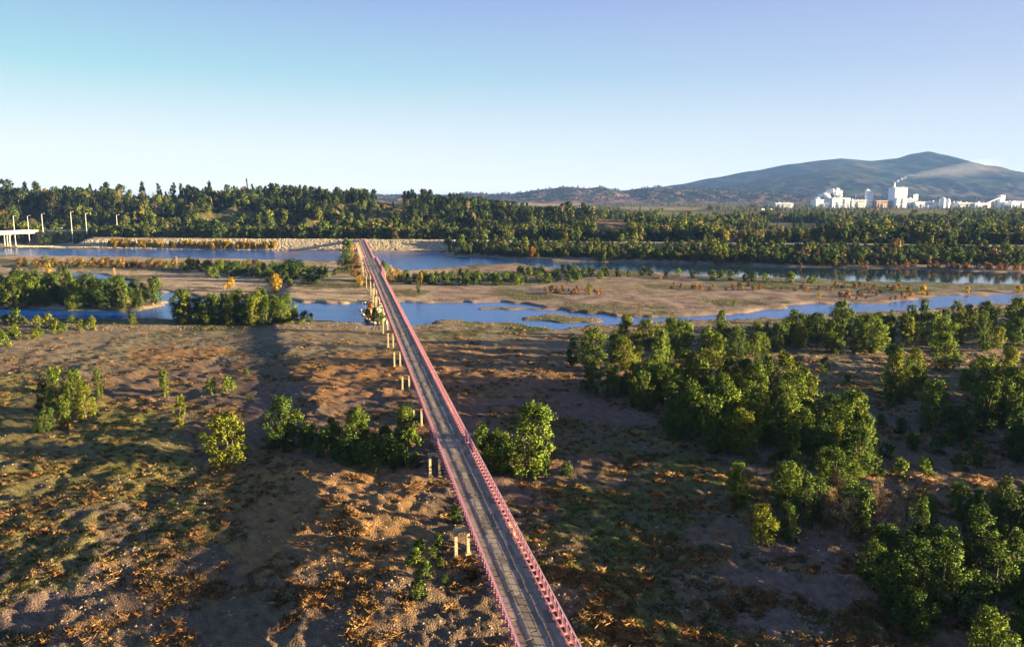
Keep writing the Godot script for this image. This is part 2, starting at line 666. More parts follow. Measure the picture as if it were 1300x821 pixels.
func build_bridge() -> void:
	var br := Node3D.new()
	br.name = numbered("bridge")
	add_child(br)
	br.transform = bridge_tr
	tag(br, "long narrow plank bridge with pink railings crossing the river on concrete piers", "bridge")
	bay0 = -(bridge_inv * at_height(479.0, 346.0, 5.7)).z
	bay1 = -(bridge_inv * at_height(465.0, 328.0, 5.9)).z
	bay0 = round(bay0 / 2.0) * 2.0
	bay1 = round(bay1 / 2.0) * 2.0
	var s_see := -(bridge_inv * at_height(670.0, 821.0, 5.0)).z     # first metre that shows at the bottom of the frame
	rng.seed = 77
	# ---- deck planks, six abreast
	var variants := []
	for k in 3:
		variants.append(box(0.628, 0.10 + 0.012 * k, 1.94))
	var tones := [M.plank_a, M.plank_b, M.plank_c, M.plank_d, M.plank_e]
	var rest := []
	for k in 3:
		rest.append(new_st())
	var n_planks := 0
	var nrows := int(bridge_len / 2.0)
	var deck_rest := {}
	for t in tones.size():
		deck_rest[t] = new_st()
	for r in nrows:
		var s := r * 2.0 + 1.0
		var wide := int(round((DECK_HALF + bay_extra(s)) * 2.0 / 0.6667))
		var w0 := -wide * 0.6667 / 2.0
		for c in wide:
			var off := w0 + (c + 0.5) * 0.6667
			var ss := s + (0.9 if c % 2 else 0.0) + rng.randf_range(-0.12, 0.12)
			var at := Vector3(off + rng.randf_range(-0.008, 0.008), -0.05 + rng.randf_range(-0.008, 0.008), -ss)
			var bs := Basis.from_euler(Vector3(rng.randf_range(-0.003, 0.003), rng.randf_range(-0.006, 0.006), rng.randf_range(-0.008, 0.008)))
			var tone := rng.randi() % tones.size()
			var vk := rng.randi() % 3
			if ss + 1.0 > s_see and n_planks < 300:
				n_planks += 1
				part("plank", variants[vk], tones[tone], br, at, bs)
			else:
				var stt: SurfaceTool = deck_rest[tone]
				stt.append_from(variants[vk], 0, Transform3D(bs, at))
	for t in tones.size():
		kind(part("planking", commit(deck_rest[t]), tones[t], br), "stuff")
	# ---- girders and edge beams
	for off in [-1.55, 0.0, 1.55]:
		var s0 := 0.0
		while s0 < bridge_len:
			var l := minf(26.0, bridge_len - s0)
			part("girder", box(0.28, 0.55, l - 0.06), M.old_steel, br, Vector3(off, -0.62, -s0 - l / 2.0))
			s0 += 26.0
	# ---- railing
	var post := box(0.11, 1.25, 0.11)
	var ost := new_st()
	solid(ost, Vector3(-0.75, -0.09, -0.09), Vector3(0.5, 0.09, 0.09))
	tube(ost, Vector3(0.42, 0.02, 0), Vector3(0.05, 0.82, 0), 0.036, 0.036, 6)
	var outrigger := commit(ost)
	var rest_posts := new_st()
	var rest_out := new_st()
	var n_posts := 0
	var nb := int(bridge_len / 1.25)
	for k in nb + 1:
		var s := k * 1.25
		for side in [-1.0, 1.0]:
			var off: float = side * (RAIL_OFF + bay_extra(s + 0.01))
			var pb := Basis.from_euler(Vector3(rng.randf_range(-0.012, 0.012), 0, rng.randf_range(-0.02, 0.02)))
			var pt := Transform3D(pb, Vector3(off, 0.48, -s))
			var ot := Transform3D(Basis(Vector3.UP, 0.0 if side > 0 else PI), Vector3(off, -0.20, -s))
			if s > s_see - 2.0 and n_posts < 300:
				n_posts += 1
				part("post", post, M.pink, br, pt.origin, pt.basis)
				part("outrigger", outrigger, M.pink, br, ot.origin, ot.basis)
			else:
				rest_posts.append_from(post, 0, pt)
				rest_out.append_from(outrigger, 0, ot)
	kind(part("posts", commit(rest_posts), M.pink, br), "stuff")
	kind(part("outriggers", commit(rest_out), M.pink, br), "stuff")
	# rails span by span: kerb board and three rails
	var cuts := [0.0]
	var sc := 0.0
	while sc < bridge_len - 0.5:
		var nxt := minf(sc + 12.0, bridge_len)
		for e in [bay0, bay1]:
			if sc < e - 0.1 and nxt > e:
				nxt = e
		cuts.append(nxt)
		sc = nxt
	for i in cuts.size() - 1:
		var a: float = cuts[i]
		var b: float = cuts[i + 1]
		var ex := bay_extra((a + b) / 2.0)
		for side in [-1.0, 1.0]:
			var off: float = side * (RAIL_OFF + ex)
			for hh in [[1.12, 0.15, 0.09], [0.84, 0.06, 0.09], [0.58, 0.06, 0.09], [0.32, 0.06, 0.09]]:
				part("rail", box(hh[1], hh[2], b - a - 0.02), M.pink_pale if hh[0] > 1.0 else M.pink, br, Vector3(off - side * 0.105 * (0.0 if hh[0] > 1.0 else 1.0), hh[0] + (0.045 if hh[0] > 1.0 else 0.0), -(a + b) / 2.0))
			part("kerb", box(0.16, 0.26, b - a - 0.03), M.pink, br, Vector3(side * (DECK_HALF + ex + 0.13), 0.055, -(a + b) / 2.0))
	for e in [bay0, bay1]:
		for side in [-1.0, 1.0]:
			for hh in [0.44, 0.78, 1.15]:
				part("rail", box(1.75, 0.10, 0.10), M.pink, br, Vector3(side * (RAIL_OFF + 0.85), hh, -e))
	# ---- piers of concrete columns under a cap wider than the deck
	var first := -(bridge_inv * at_height(573.0, 671.0, 4.3)).z
	var s1 := first - 26.0
	while s1 < bridge_len - 12.0:
		var pier := Node3D.new()
		pier.name = "pier"
		br.add_child(pier, true)
		pier.position = Vector3(-0.25, 0, -s1)
		var ex := bay_extra(s1)
		var half := 4.05 + ex * 0.8
		part("cap", box(half * 2.0, 0.36, 0.50), M.pier, pier, Vector3(0, -1.09, 0))
		for f in [-0.92, -0.54, 0.0, 0.54, 0.92]:
			var wp: Vector3 = bridge_tr * Vector3(-0.25 + f * half, 0, -s1)
			var g := gy(wp.x, -wp.z)
			var top := wp.y - 1.27
			var l := top - g + 1.0
			part("column", box(0.37, l, 0.37), M.pier, pier, Vector3(f * half, -1.273 - l / 2.0, 0))
			part("footing", box(0.7, 0.6, 0.7), M.pier, pier, Vector3(f * half, g - wp.y - 0.12, 0))
		s1 += 26.0

# ================================================================ small buildings and the mill
func hip_house(called: String, at: Vector3, turn: float, w: float, l: float, h: float, rise: float, wallm: Material, roofm: Material, label: String, group := "") -> void:
	var o := thing(called, label, "building", at - Vector3(0, 0.4, 0), turn, group)
	part("wall", box(w, h + 0.4, l), wallm, o, Vector3(0, (h + 0.4) / 2.0, 0))
	var st := new_st()
	var a := w / 2.0 + 0.4
	var b := l / 2.0 + 0.4
	var y0 := h + 0.42
	var y1 := y0 + rise
	var q := [Vector3(-a, y0, -b), Vector3(a, y0, -b), Vector3(a, y0, b), Vector3(-a, y0, b), Vector3(0, y1, -b), Vector3(0, y1, b)]
	for t in [[0, 4, 5], [0, 5, 3], [1, 2, 5], [1, 5, 4], [0, 1, 4], [3, 5, 2], [0, 3, 2], [0, 2, 1]]:
		for k in t:
			st.add_vertex(q[k])
	st.generate_normals()
	part("roof", st.commit(), roofm, o)
	for k in 2:
		part("window", box(1.1, 1.0, 0.08), M.window, o, Vector3((k - 0.5) * w * 0.5, h * 0.55 + 0.2, l / 2.0 + 0.045))
	part("door", box(0.95, 2.0, 0.08), M.dark, o, Vector3(0, 1.4, l / 2.0 + 0.045))

func lathe(pts: Array, n := 14) -> ArrayMesh:
	var st := new_st()
	for i in pts.size() - 1:
		tube(st, Vector3(0, pts[i][1], 0), Vector3(0, pts[i + 1][1], 0), pts[i][0], pts[i + 1][0], n)
	var e: Array = pts[pts.size() - 1]
	for k in n:
		var a0 := TAU * k / n
		var a1 := TAU * (k + 1) / n
		for p in [Vector3(0, e[1], 0), Vector3(cos(a0) * e[0], e[1], sin(a0) * e[0]), Vector3(cos(a1) * e[0], e[1], sin(a1) * e[0])]:
			st.set_normal(Vector3.UP)
			st.add_vertex(p)
	return st.commit()

const MILL_D := 2450.0
func mill_at(px: float) -> Vector3:
	var p := at_depth(px, 250.0, MILL_D)
	return Vector3(p.x, gy(p.x, MILL_D) - 0.5, p.z)

func mill_top(py: float) -> float:
	return at_depth(1150.0, py, MILL_D).y

func block(called: String, px0: float, px1: float, top: float, deep: float, m: Material, label: String, floors: int) -> void:
	var a := mill_at(px0)
	var b := mill_at(px1)
	var c := (a + b) / 2.0
	var g := minf(a.y, b.y)
	var h := mill_top(top) - g
	var w := b.x - a.x
	var o := thing(called, label, "industrial building", Vector3(c.x, g, c.z), 0.06)
	part("wall", box(w, h, deep), m, o, Vector3(0, h / 2.0, 0))
	part("roof", box(w + 1.2, 1.4, deep + 1.2), M.mill_roof, o, Vector3(0, h + 0.7, 0))
	for f in floors:
		var y := h * (f + 0.65) / floors
		part("window_band", box(w * 0.7, h / floors * 0.12, 0.3), M.window, o, Vector3(0, y, deep / 2.0 + 0.16))
	var nv := int(w / 6.0)
	for k in nv:
		var rh := rng.randf_range(1.0, 3.0) if rng.randf() < 0.85 else rng.randf_range(3.0, 6.0)
		part("roof_unit", box(rng.randf_range(1.5, 4.5), rh, rng.randf_range(2.0, 6.0)), [M.mill_white, M.mill_grey, M.mill_roof][rng.randi() % 3], o, Vector3((k + 0.5) * w / nv - w / 2.0, h + 1.4 + rh / 2.0, rng.randf_range(-0.3, 0.3) * deep))
	if w > 20.0:
		for k in int(w / 14.0):
			var ph := h * rng.randf_range(0.4, 0.95)
			part("pipe", lathe([[1.0, 0.0], [1.0, ph]], 8), M.mill_roof, o, Vector3((k + rng.randf()) * 14.0 - w / 2.0 + 1.0, 0, deep / 2.0 + 3.0))

# a lumpy bank of steam, dense enough to look solid
func steam(label: String, puffs: Array, d: float) -> void:
	var st := new_st()
	var nn := noise(0.12, 71, 3)
	var c0 := at_depth(puffs[0][0], puffs[0][1], d)
	for q in puffs:
		var c := at_depth(q[0], q[1], d) - c0 + Vector3(0, 0, rng.randf_range(-4, 4))
		var sp := SphereMesh.new()
		sp.radius = q[2]
		sp.height = q[2] * 2.0
		sp.radial_segments = 20
		sp.rings = 12
		var ar := sp.get_mesh_arrays()
		var vs: PackedVector3Array = ar[Mesh.ARRAY_VERTEX]
		for i in vs.size():
			vs[i] = vs[i] * (1.0 + 0.75 * nn.get_noise_3dv(vs[i] * 1.6 + c)) + c
		ar[Mesh.ARRAY_VERTEX] = vs
		var m := ArrayMesh.new()
		m.add_surface_from_arrays(Mesh.PRIMITIVE_TRIANGLES, ar)
		st.append_from(m, 0, Transform3D())
	st.generate_normals()
	var o := part("steam_cloud", st.commit(), M.steam, self, c0)
	tag(o, label, "steam")

func stack(px: float, top: float, r: float, m: Material, label: String) -> void:
	var a := mill_at(px)
	var h := mill_top(top) - a.y
	var o := thing("chimney", label, "chimney", a + Vector3(0, 0, -18))
	part("shaft", lathe([[r * 1.35, 0.0], [r * 1.1, h * 0.4], [r, h]]), m, o)
	part("rim", lathe([[r * 1.15, h - 2.5], [r * 1.15, h + 0.4]]), M.mill_roof, o)

func puff(px: float, py: float, d: float, sx: float, sy: float, dens: float) -> void:
	var f := FogVolume.new()
	f.shape = RenderingServer.FOG_VOLUME_SHAPE_ELLIPSOID
	f.size = Vector3(sx, sy, sy)
	f.position = at_depth(px, py, d)
	f.rotation.z = 0.25
	var m := FogMaterial.new()
	m.albedo = Color(0.97, 0.97, 0.98)
	m.density = dens
	f.material = m
	f.name = numbered("steam_puff")
	add_child(f)
	tag(f, "white steam drifting from the mill chimneys", "steam", "steam over the mill")
	kind(f, "stuff")

# ================================================================ main
func _ready() -> void:
	# ---- camera
	var cam := Camera3D.new()
	cam.name = "camera"
	cam.near = 0.5
	cam.far = 30000.0
	cam.projection = Camera3D.PROJECTION_FRUSTUM
	cam.size = 821.0 / FOCAL * cam.near
	cam.frustum_offset = Vector2(0.0, -(410.5 - CY) / FOCAL * cam.near)
	add_child(cam)
	cam.position = Vector3(0, EYE, 0)
	cam.rotation.x = -pitch
	cam.current = true
	# ---- sky
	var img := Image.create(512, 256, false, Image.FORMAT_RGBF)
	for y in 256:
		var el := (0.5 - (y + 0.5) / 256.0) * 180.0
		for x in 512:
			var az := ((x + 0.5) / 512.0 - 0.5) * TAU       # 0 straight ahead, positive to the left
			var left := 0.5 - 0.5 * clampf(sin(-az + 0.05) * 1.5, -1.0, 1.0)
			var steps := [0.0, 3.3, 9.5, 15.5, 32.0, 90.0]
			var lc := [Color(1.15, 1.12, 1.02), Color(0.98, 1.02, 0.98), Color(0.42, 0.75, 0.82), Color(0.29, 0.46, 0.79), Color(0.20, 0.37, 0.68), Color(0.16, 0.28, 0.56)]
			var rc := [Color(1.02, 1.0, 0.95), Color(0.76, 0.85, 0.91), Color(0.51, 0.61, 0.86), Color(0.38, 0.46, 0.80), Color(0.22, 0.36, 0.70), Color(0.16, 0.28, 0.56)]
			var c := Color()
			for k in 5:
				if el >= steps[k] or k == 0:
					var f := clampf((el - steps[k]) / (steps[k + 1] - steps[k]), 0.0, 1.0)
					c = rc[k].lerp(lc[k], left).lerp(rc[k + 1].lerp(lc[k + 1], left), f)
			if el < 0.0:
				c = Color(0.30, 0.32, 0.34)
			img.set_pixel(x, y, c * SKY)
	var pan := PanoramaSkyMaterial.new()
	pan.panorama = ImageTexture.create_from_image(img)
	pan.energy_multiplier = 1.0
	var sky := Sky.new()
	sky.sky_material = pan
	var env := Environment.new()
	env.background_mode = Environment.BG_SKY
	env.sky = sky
	env.tonemap_mode = Environment.TONE_MAPPER_LINEAR
	env.tonemap_exposure = EXPOSURE
	env.fog_enabled = true
	env.fog_density = 0.000038
	env.fog_light_color = Color(0.50, 0.68, 1.0)
	env.volumetric_fog_enabled = true
	env.volumetric_fog_density = 0.0
	env.sdfgi_enabled = true
	env.ssao_enabled = true
	env.ssil_enabled = true
	var we := WorldEnvironment.new()
	we.name = "world"
	we.environment = env
	add_child(we)
	# ---- sun: low, from the right and a little behind the camera
	var sun := DirectionalLight3D.new()
	sun.name = "sun"
	sun.light_color = Color(1.0, 0.88, 0.66)
	sun.light_energy = 1.6
	sun.light_angular_distance = 0.5
	sun.shadow_enabled = true
	add_child(sun)
	var el0 := deg_to_rad(8.0)
	var az0 := deg_to_rad(9.0)
	var towards := Vector3(cos(el0) * cos(az0), sin(el0), cos(el0) * sin(az0))
	sun.look_at_from_position(towards * 100.0, Vector3.ZERO)

	materials()
	# ---- terrain
	n_big = noise(1.0 / 70.0, 11, 3)
	n_mid = noise(1.0 / 14.0, 12, 3)
	n_small = noise(1.0 / 3.6, 13, 3)
	n_fine = noise(1.0 / 1.3, 15, 2)
	n_warp = noise(1.0 / 16.0, 14, 3)
	for q in [[-500, 296], [-100, 299.0], [55, 300.5], [300, 302.5], [458, 303.6], [560, 304.2], [830, 307.0], [1000, 308.5], [1300, 311], [1700, 314]]:
		var p := at_height(q[0], q[1], 6.5)
		levee_x.append(p.x)
		levee_d.append(-p.z)
	for w in [
		# far channel
		[-300, 312, 25, 315.5, 100, 316, 330, 317.5, 560, 320, 562, 326.5, 620, 326.5, 645, 329, 700, 332, 830, 333, 990, 338.5, 1123, 341, 1300, 347, 1700, 358, 1700, 377, 1300, 361.5, 1195, 360, 1085, 357, 970, 352.5, 890, 349.5, 788, 343.5, 700, 341, 650, 335.5, 600, 337, 540, 342, 505, 344, 470, 334, 400, 331, 330, 329.5, 230, 327.5, 100, 325.5, 25, 324, -300, 319],
		# near channel
		[-200, 390, 60, 393, 178, 396, 240, 378, 300, 380, 365, 381.5, 400, 386, 432, 387.5, 460, 384, 506, 383.5, 560, 385, 600, 384.5, 640, 384, 690, 391, 740, 399, 815, 404, 900, 400.5, 960, 397, 990, 393, 1010, 388, 1060, 385, 1120, 384.5, 1165, 378.5, 1200, 374.5, 1300, 371.5, 1500, 369, 1500, 386, 1300, 385, 1230, 388, 1150, 397.5, 1060, 399.5, 960, 406, 850, 409, 760, 413, 708, 420, 660, 413, 625, 408.5, 565, 407.5, 530, 414, 515, 417, 460, 413.5, 410, 407, 360, 405, 240, 405, 120, 406, -200, 404],
		# pools on the left bar
		[78, 347, 105, 347, 138, 350.5, 165, 357, 166, 363, 140, 368, 120, 362, 95, 354],
		[176, 371, 215, 371, 240, 374, 250, 383, 205, 384, 178, 380],
	]:
		water_polys.append(poly_px(w, WATER))
	for w in [
		[640, 407.5, 662, 403.5, 690, 397.5, 730, 401, 790, 404.5, 760, 409.5, 690, 409.5],
		[600, 391.5, 640, 389.5, 720, 391, 720, 394, 660, 395, 620, 394],
		[456, 392, 462, 384, 490, 384, 502, 396, 500, 411, 470, 413, 457, 405],
	]:
		bar_polys.append(poly_px(w, WATER))
	riffle_polys.append(poly_px([1040, 380, 1300, 368, 1500, 366, 1500, 390, 1300, 390, 1150, 399, 1040, 402], WATER))
	for w in [
		[[0, 418, 150, 416, 380, 418, 330, 440, 120, 455, 0, 448], Color(0.29, 0.24, 0.165), 0.7, -1.0],
		[[160, 440, 270, 436, 330, 448, 180, 462], Color(0.40, 0.19, 0.07), 0.75, -0.5],
		[[340, 450, 500, 440, 520, 500, 400, 510], Color(0.38, 0.19, 0.075), 0.7, 0.0],
		[[530, 430, 700, 440, 700, 500, 560, 520], Color(0.33, 0.17, 0.08), 0.65, 0.0],
		[[250, 590, 520, 580, 560, 728, 300, 728], Color(0.40, 0.22, 0.08), 0.75, 0.0],
		[[-60, 470, 60, 470, 230, 540, 250, 600, 180, 640, -60, 660], Color(0.21, 0.20, 0.05), 0.75, 0.0],
		[[0, 650, 130, 660, 100, 760, 0, 760], Color(0.21, 0.20, 0.05), 0.7, 0.0],
		[[700, 610, 880, 630, 860, 720, 720, 700], Color(0.085, 0.13, 0.035), 0.55, 0.0],
		[[690, 440, 760, 470, 800, 600, 690, 600], Color(0.21, 0.10, 0.065), 0.45, 0.0],
		[[720, 353, 900, 356, 960, 364, 900, 372, 760, 372], Color(0.24, 0.20, 0.11), 0.6, -2.3],
		[[880, 350, 1300, 362, 1300, 368, 1100, 372, 900, 362], Color(0.075, 0.12, 0.03), 0.75, -2.3],
		[[560, 360, 600, 357, 700, 360, 650, 366], Color(0.08, 0.15, 0.02), 0.6, -2.3],
		[[90, 405, 250, 402, 390, 405, 380, 411, 90, 413], Color(0.07, 0.13, 0.025), 0.7, -2.3],
		[[465, 274, 480, 262, 520, 261, 512, 276], Color(0.34, 0.24, 0.07), 0.8, 20.0],
		[[925, 291, 990, 293, 1000, 301, 930, 300], Color(0.33, 0.115, 0.06), 0.9, 4.5],
		[[760, 286, 800, 286, 790, 294, 750, 293], Color(0.28, 0.16, 0.09), 0.8, 4.5],
		[[1085, 289, 1115, 290, 1110, 296, 1080, 295], Color(0.30, 0.14, 0.07), 0.8, 4.5],
		[[980, 282, 1060, 285, 1020, 290, 970, 287], Color(0.30, 0.21, 0.11), 0.8, 4.5],
		[[640, 258, 760, 258.5, 700, 263, 640, 262], Color(0.52, 0.38, 0.13), 0.9, 5.0],
		[[780, 263, 900, 264, 880, 268, 800, 267], Color(0.40, 0.32, 0.13), 0.8, 5.0],
		[[150, 243, 235, 241, 238, 248, 152, 249], Color(0.42, 0.33, 0.16), 0.8, 40.0],
		[[830, 270, 900, 270, 930, 274, 840, 275], Color(0.16, 0.20, 0.05), 0.9, 5.0],
		[[1120, 268, 1200, 268, 1210, 272, 1130, 272], Color(0.15, 0.18, 0.05), 0.9, 5.0],
	]:
		tint_polys.append([poly_px(w[0], w[3]), w[1], w[2]])
	for w in [[920, 291, 990, 292, 1000, 301, 925, 300], [752, 285, 800, 285, 795, 293, 750, 293], [1085, 289, 1118, 290, 1112, 296, 1080, 295], [975, 281, 1060, 284, 1030, 290, 970, 287], [640, 258, 770, 258.5, 720, 263.5, 640, 262], [780, 263, 900, 264, 880, 268, 800, 267], [462, 275, 478, 262, 522, 261, 514, 277], [150, 243, 235, 241, 238, 248, 152, 249], [830, 270, 900, 270, 930, 274, 840, 275], [1120, 268, 1200, 268, 1210, 272, 1130, 272]]:
		var pv := PackedVector2Array()
		for i in range(0, w.size(), 2):
			pv.append(Vector2(w[i], w[i + 1]))
		fields.append(pv)
	var fa := at_height(492.0, 664.0, 0.0)
	var fb := at_height(330.0, 612.0, 0.0)
	furrow_at = Vector2(fa.x, -fa.z)
	furrow_dir = (Vector2(fb.x, -fb.z) - furrow_at).normalized()
	furrow_len = furrow_at.distance_to(Vector2(fb.x, -fb.z))
	make_grid()
	kind(part("ground", terrain_mesh(), M.ground, self), "structure")
	# ---- river water
	# ripples die away step by step towards the sheltered reach of the far channel
	var seam := [[-60.0, 450.0], [-36.0, 442.0], [-12.0, 434.0], [12.0, 426.0], [36.0, 417.0], [60.0, 408.0], [84.0, 399.0], [108.0, 392.0], [132.0, 386.0], [270.0, 358.0], [900.0, 300.0]]
	var near_st := new_st()
	quad(near_st, Vector3(-900, WATER, -190), Vector3(-900, WATER, -760), Vector3(-60, WATER, -760), Vector3(-60, WATER, -190))
	var still_st := new_st()
	for i in seam.size() - 1:
		var a0 := Vector3(seam[i][0], WATER, -seam[i][1])
		var a1 := Vector3(seam[i + 1][0], WATER, -seam[i + 1][1])
		quad(near_st, Vector3(a0.x, WATER, -190), a0, a1, Vector3(a1.x, WATER, -190))
		if i < 8:
			var f := (i + 1.0) / 9.0
			var w: StandardMaterial3D = M.water_rippled.duplicate()
			w.roughness = lerpf(M.water_rippled.roughness, M.water_still.roughness, f)
			w.normal_scale = lerpf(M.water_rippled.normal_scale, M.water_still.normal_scale, f)
			w.albedo_color = M.water_rippled.albedo_color.lerp(M.water_still.albedo_color, f)
			var step_st := new_st()
			quad(step_st, a0, Vector3(a0.x, WATER, -760), Vector3(a1.x, WATER, -760), a1)
			kind(part("water", step_st.commit(), w, self), "structure")
		else:
			quad(still_st, a0, Vector3(a0.x, WATER, -760), Vector3(a1.x, WATER, -760), a1)
	kind(part("water", near_st.commit(), M.water_rippled, self), "structure")
	kind(part("water", still_st.commit(), M.water_still, self), "structure")
	# ---- hills
	hill_range("mountain", [700, 249, 800, 241, 830, 238, 860, 234, 900, 226, 950, 217, 1000, 208, 1040, 203, 1062, 201, 1100, 204, 1130, 201, 1150, 195, 1170, 192, 1190, 196, 1215, 205, 1260, 217, 1300, 225, 1400, 237, 1550, 246, 1700, 249], 7200.0, 2300.0, 1600.0, 28.0, 700.0, 1700.0, 8.0, [Color(0.020, 0.032, 0.024), Color(0.032, 0.040, 0.030), Color(0.085, 0.055, 0.045)], 45.0, 301)
	hill_range("foothills", [760, 250, 850, 243, 913, 236, 978, 227, 1042, 218, 1075, 217, 1120, 226, 1150, 231, 1190, 224, 1240, 227, 1300, 234, 1400, 244, 1500, 250], 5900.0, 1000.0, 900.0, 24.0, 740.0, 1520.0, 8.0, [Color(0.018, 0.028, 0.020), Color(0.030, 0.038, 0.026), Color(0.095, 0.058, 0.045)], 40.0, 351)
	hill_range("hills", [430, 250, 540, 248.5, 570, 248.5, 600, 244.5, 625, 246.5, 650, 246, 690, 240, 720, 237, 745, 239, 760, 237, 790, 243, 810, 239, 840, 237, 880, 240, 920, 242, 980, 245, 1050, 249, 1200, 252], 4700.0, 700.0, 600.0, 13.0, 430.0, 1250.0, 8.0, [Color(0.03, 0.04, 0.025), Color(0.085, 0.05, 0.042), Color(0.15, 0.085, 0.065)], 30.0, 401)
	hill_range("far_hills", [300, 250, 440, 249.5, 462, 243, 490, 247, 520, 246.5, 560, 249, 600, 245, 640, 247, 700, 248, 760, 250], 8800.0, 700.0, 700.0, 45.0, 280.0, 800.0, 8.0, [Color(0.04, 0.05, 0.035), Color(0.06, 0.06, 0.04), Color(0.10, 0.09, 0.06)], 40.0, 501)

	tree_shapes()
	set_bridge_line()
	build_bridge()
	left_bridge()
	buildings()
	near_trees()
	river_shrubs()
	far_woods()
	skyline_trees()
	litter()

func materials() -> void:
	var grain := noise_tex(0.06, 21, 0.6, 1.0, 5)
	var bump := noise_tex(0.05, 22, 0.0, 1.0, 5)
	var g := StandardMaterial3D.new()
	g.vertex_color_use_as_albedo = true
	g.albedo_color = Color(1, 1, 1)
	g.albedo_texture = grain
	g.roughness = 0.95
	g.metallic_specular = 0.2
	g.uv1_triplanar = true
	g.uv1_world_triplanar = true
	g.uv1_scale = Vector3.ONE * 0.13
	g.heightmap_enabled = true
	g.heightmap_texture = bump
	g.heightmap_scale = 22.0
	M.ground = g
	var h := StandardMaterial3D.new()
	h.vertex_color_use_as_albedo = true
	h.roughness = 1.0
	h.metallic_specular = 0.1
	M.hills = h
	var w := StandardMaterial3D.new()
	w.albedo_color = lin(0.006, 0.065, 0.26)
	w.roughness = 0.22
	w.metallic_specular = 0.5
	w.normal_enabled = true
	var nt := NoiseTexture2D.new()
	nt.width = 512
	nt.height = 512
	nt.seamless = true
	nt.as_normal_map = true
	nt.bump_strength = 1.6
	nt.noise = noise(0.02, 31, 4)
	w.normal_texture = nt
	w.normal_scale = 1.0
	w.uv1_triplanar = true
	w.uv1_world_triplanar = true
	w.uv1_scale = Vector3.ONE * 0.06
	M.water_rippled = w
	var still: StandardMaterial3D = w.duplicate()
	still.roughness = 0.04
	still.albedo_color = lin(0.016, 0.034, 0.05)
	still.normal_scale = 0.12
	M.water_still = still
	var wood := noise_tex(0.03, 41, 0.55, 1.0, 5)
	M.plank_a = mat(0.30, 0.25, 0.20, 0.85, wood, 0.7)
	M.plank_b = mat(0.19, 0.155, 0.125, 0.85, wood, 0.9)
	M.plank_c = mat(0.40, 0.33, 0.26, 0.85, wood, 0.6)
	M.plank_d = mat(0.28, 0.215, 0.165, 0.85, wood, 0.8)
	M.plank_e = mat(0.32, 0.28, 0.24, 0.85, wood, 1.0)
	M.pink = mat(0.68, 0.29, 0.36, 0.6, wood, 0.5)
	M.pink_pale = mat(0.80, 0.47, 0.52, 0.6, wood, 0.5)
	M.old_steel = mat(0.12, 0.07, 0.05, 0.8, wood, 0.5)
	var conc := noise_tex(0.02, 42, 0.42, 1.0, 5)
	M.pier = mat(0.68, 0.56, 0.35, 0.9, conc, 0.4)
	M.concrete = mat(0.72, 0.68, 0.58, 0.9, conc, 0.1)
	M.bark = mat(0.11, 0.085, 0.06, 0.95)
	M.stone = mat(0.52, 0.45, 0.34, 0.9)
	M.driftwood = mat(0.30, 0.16, 0.08, 0.95)
	M.window = mat(0.05, 0.07, 0.09, 0.2)
	M.dark = mat(0.08, 0.06, 0.05, 0.8)
	M.mill_white = mat(0.74, 0.77, 0.82, 0.6)
	M.mill_grey = mat(0.42, 0.45, 0.50, 0.6)
	M.mill_roof = mat(0.55, 0.55, 0.57, 0.6)
	M.mill_rust = mat(0.30, 0.17, 0.12, 0.8)
	M.house_white = mat(0.72, 0.70, 0.66, 0.8)
	M.house_teal = mat(0.10, 0.45, 0.42, 0.6)
	M.roof_red = mat(0.32, 0.10, 0.07, 0.8)
	M.roof_grey = mat(0.40, 0.40, 0.41, 0.6)
	M.lamp_steel = mat(0.62, 0.62, 0.58, 0.5)
	M.lamp_glass = mat(0.75, 0.75, 0.7, 0.3)
	M.steam = mat(0.9, 0.9, 0.9, 1.0)
	M.steam.transparency = BaseMaterial3D.TRANSPARENCY_ALPHA
	M.steam.albedo_color.a = 0.8
	M.verge = mat(0.22, 0.21, 0.08, 0.95, conc, 0.05)
	M.asphalt = mat(0.07, 0.07, 0.072, 0.9)
	# foliage
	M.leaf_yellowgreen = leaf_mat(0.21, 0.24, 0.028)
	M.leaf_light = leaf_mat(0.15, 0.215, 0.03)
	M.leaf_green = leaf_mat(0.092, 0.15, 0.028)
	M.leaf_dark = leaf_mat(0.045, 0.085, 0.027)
	M.leaf_gold = leaf_mat(0.62, 0.40, 0.03)
	M.leaf_straw = leaf_mat(0.48, 0.30, 0.06)
	M.leaf_orange = leaf_mat(0.42, 0.18, 0.03)
	M.leaf_ochre = leaf_mat(0.25, 0.15, 0.04)
	M.leaf_brown = leaf_mat(0.15, 0.08, 0.055)
	M.twig_tan = leaf_mat(0.30, 0.21, 0.115)
	M.twig_red = leaf_mat(0.17, 0.085, 0.07)
	M.forest = leaf_mat(1.0, 1.0, 1.0)

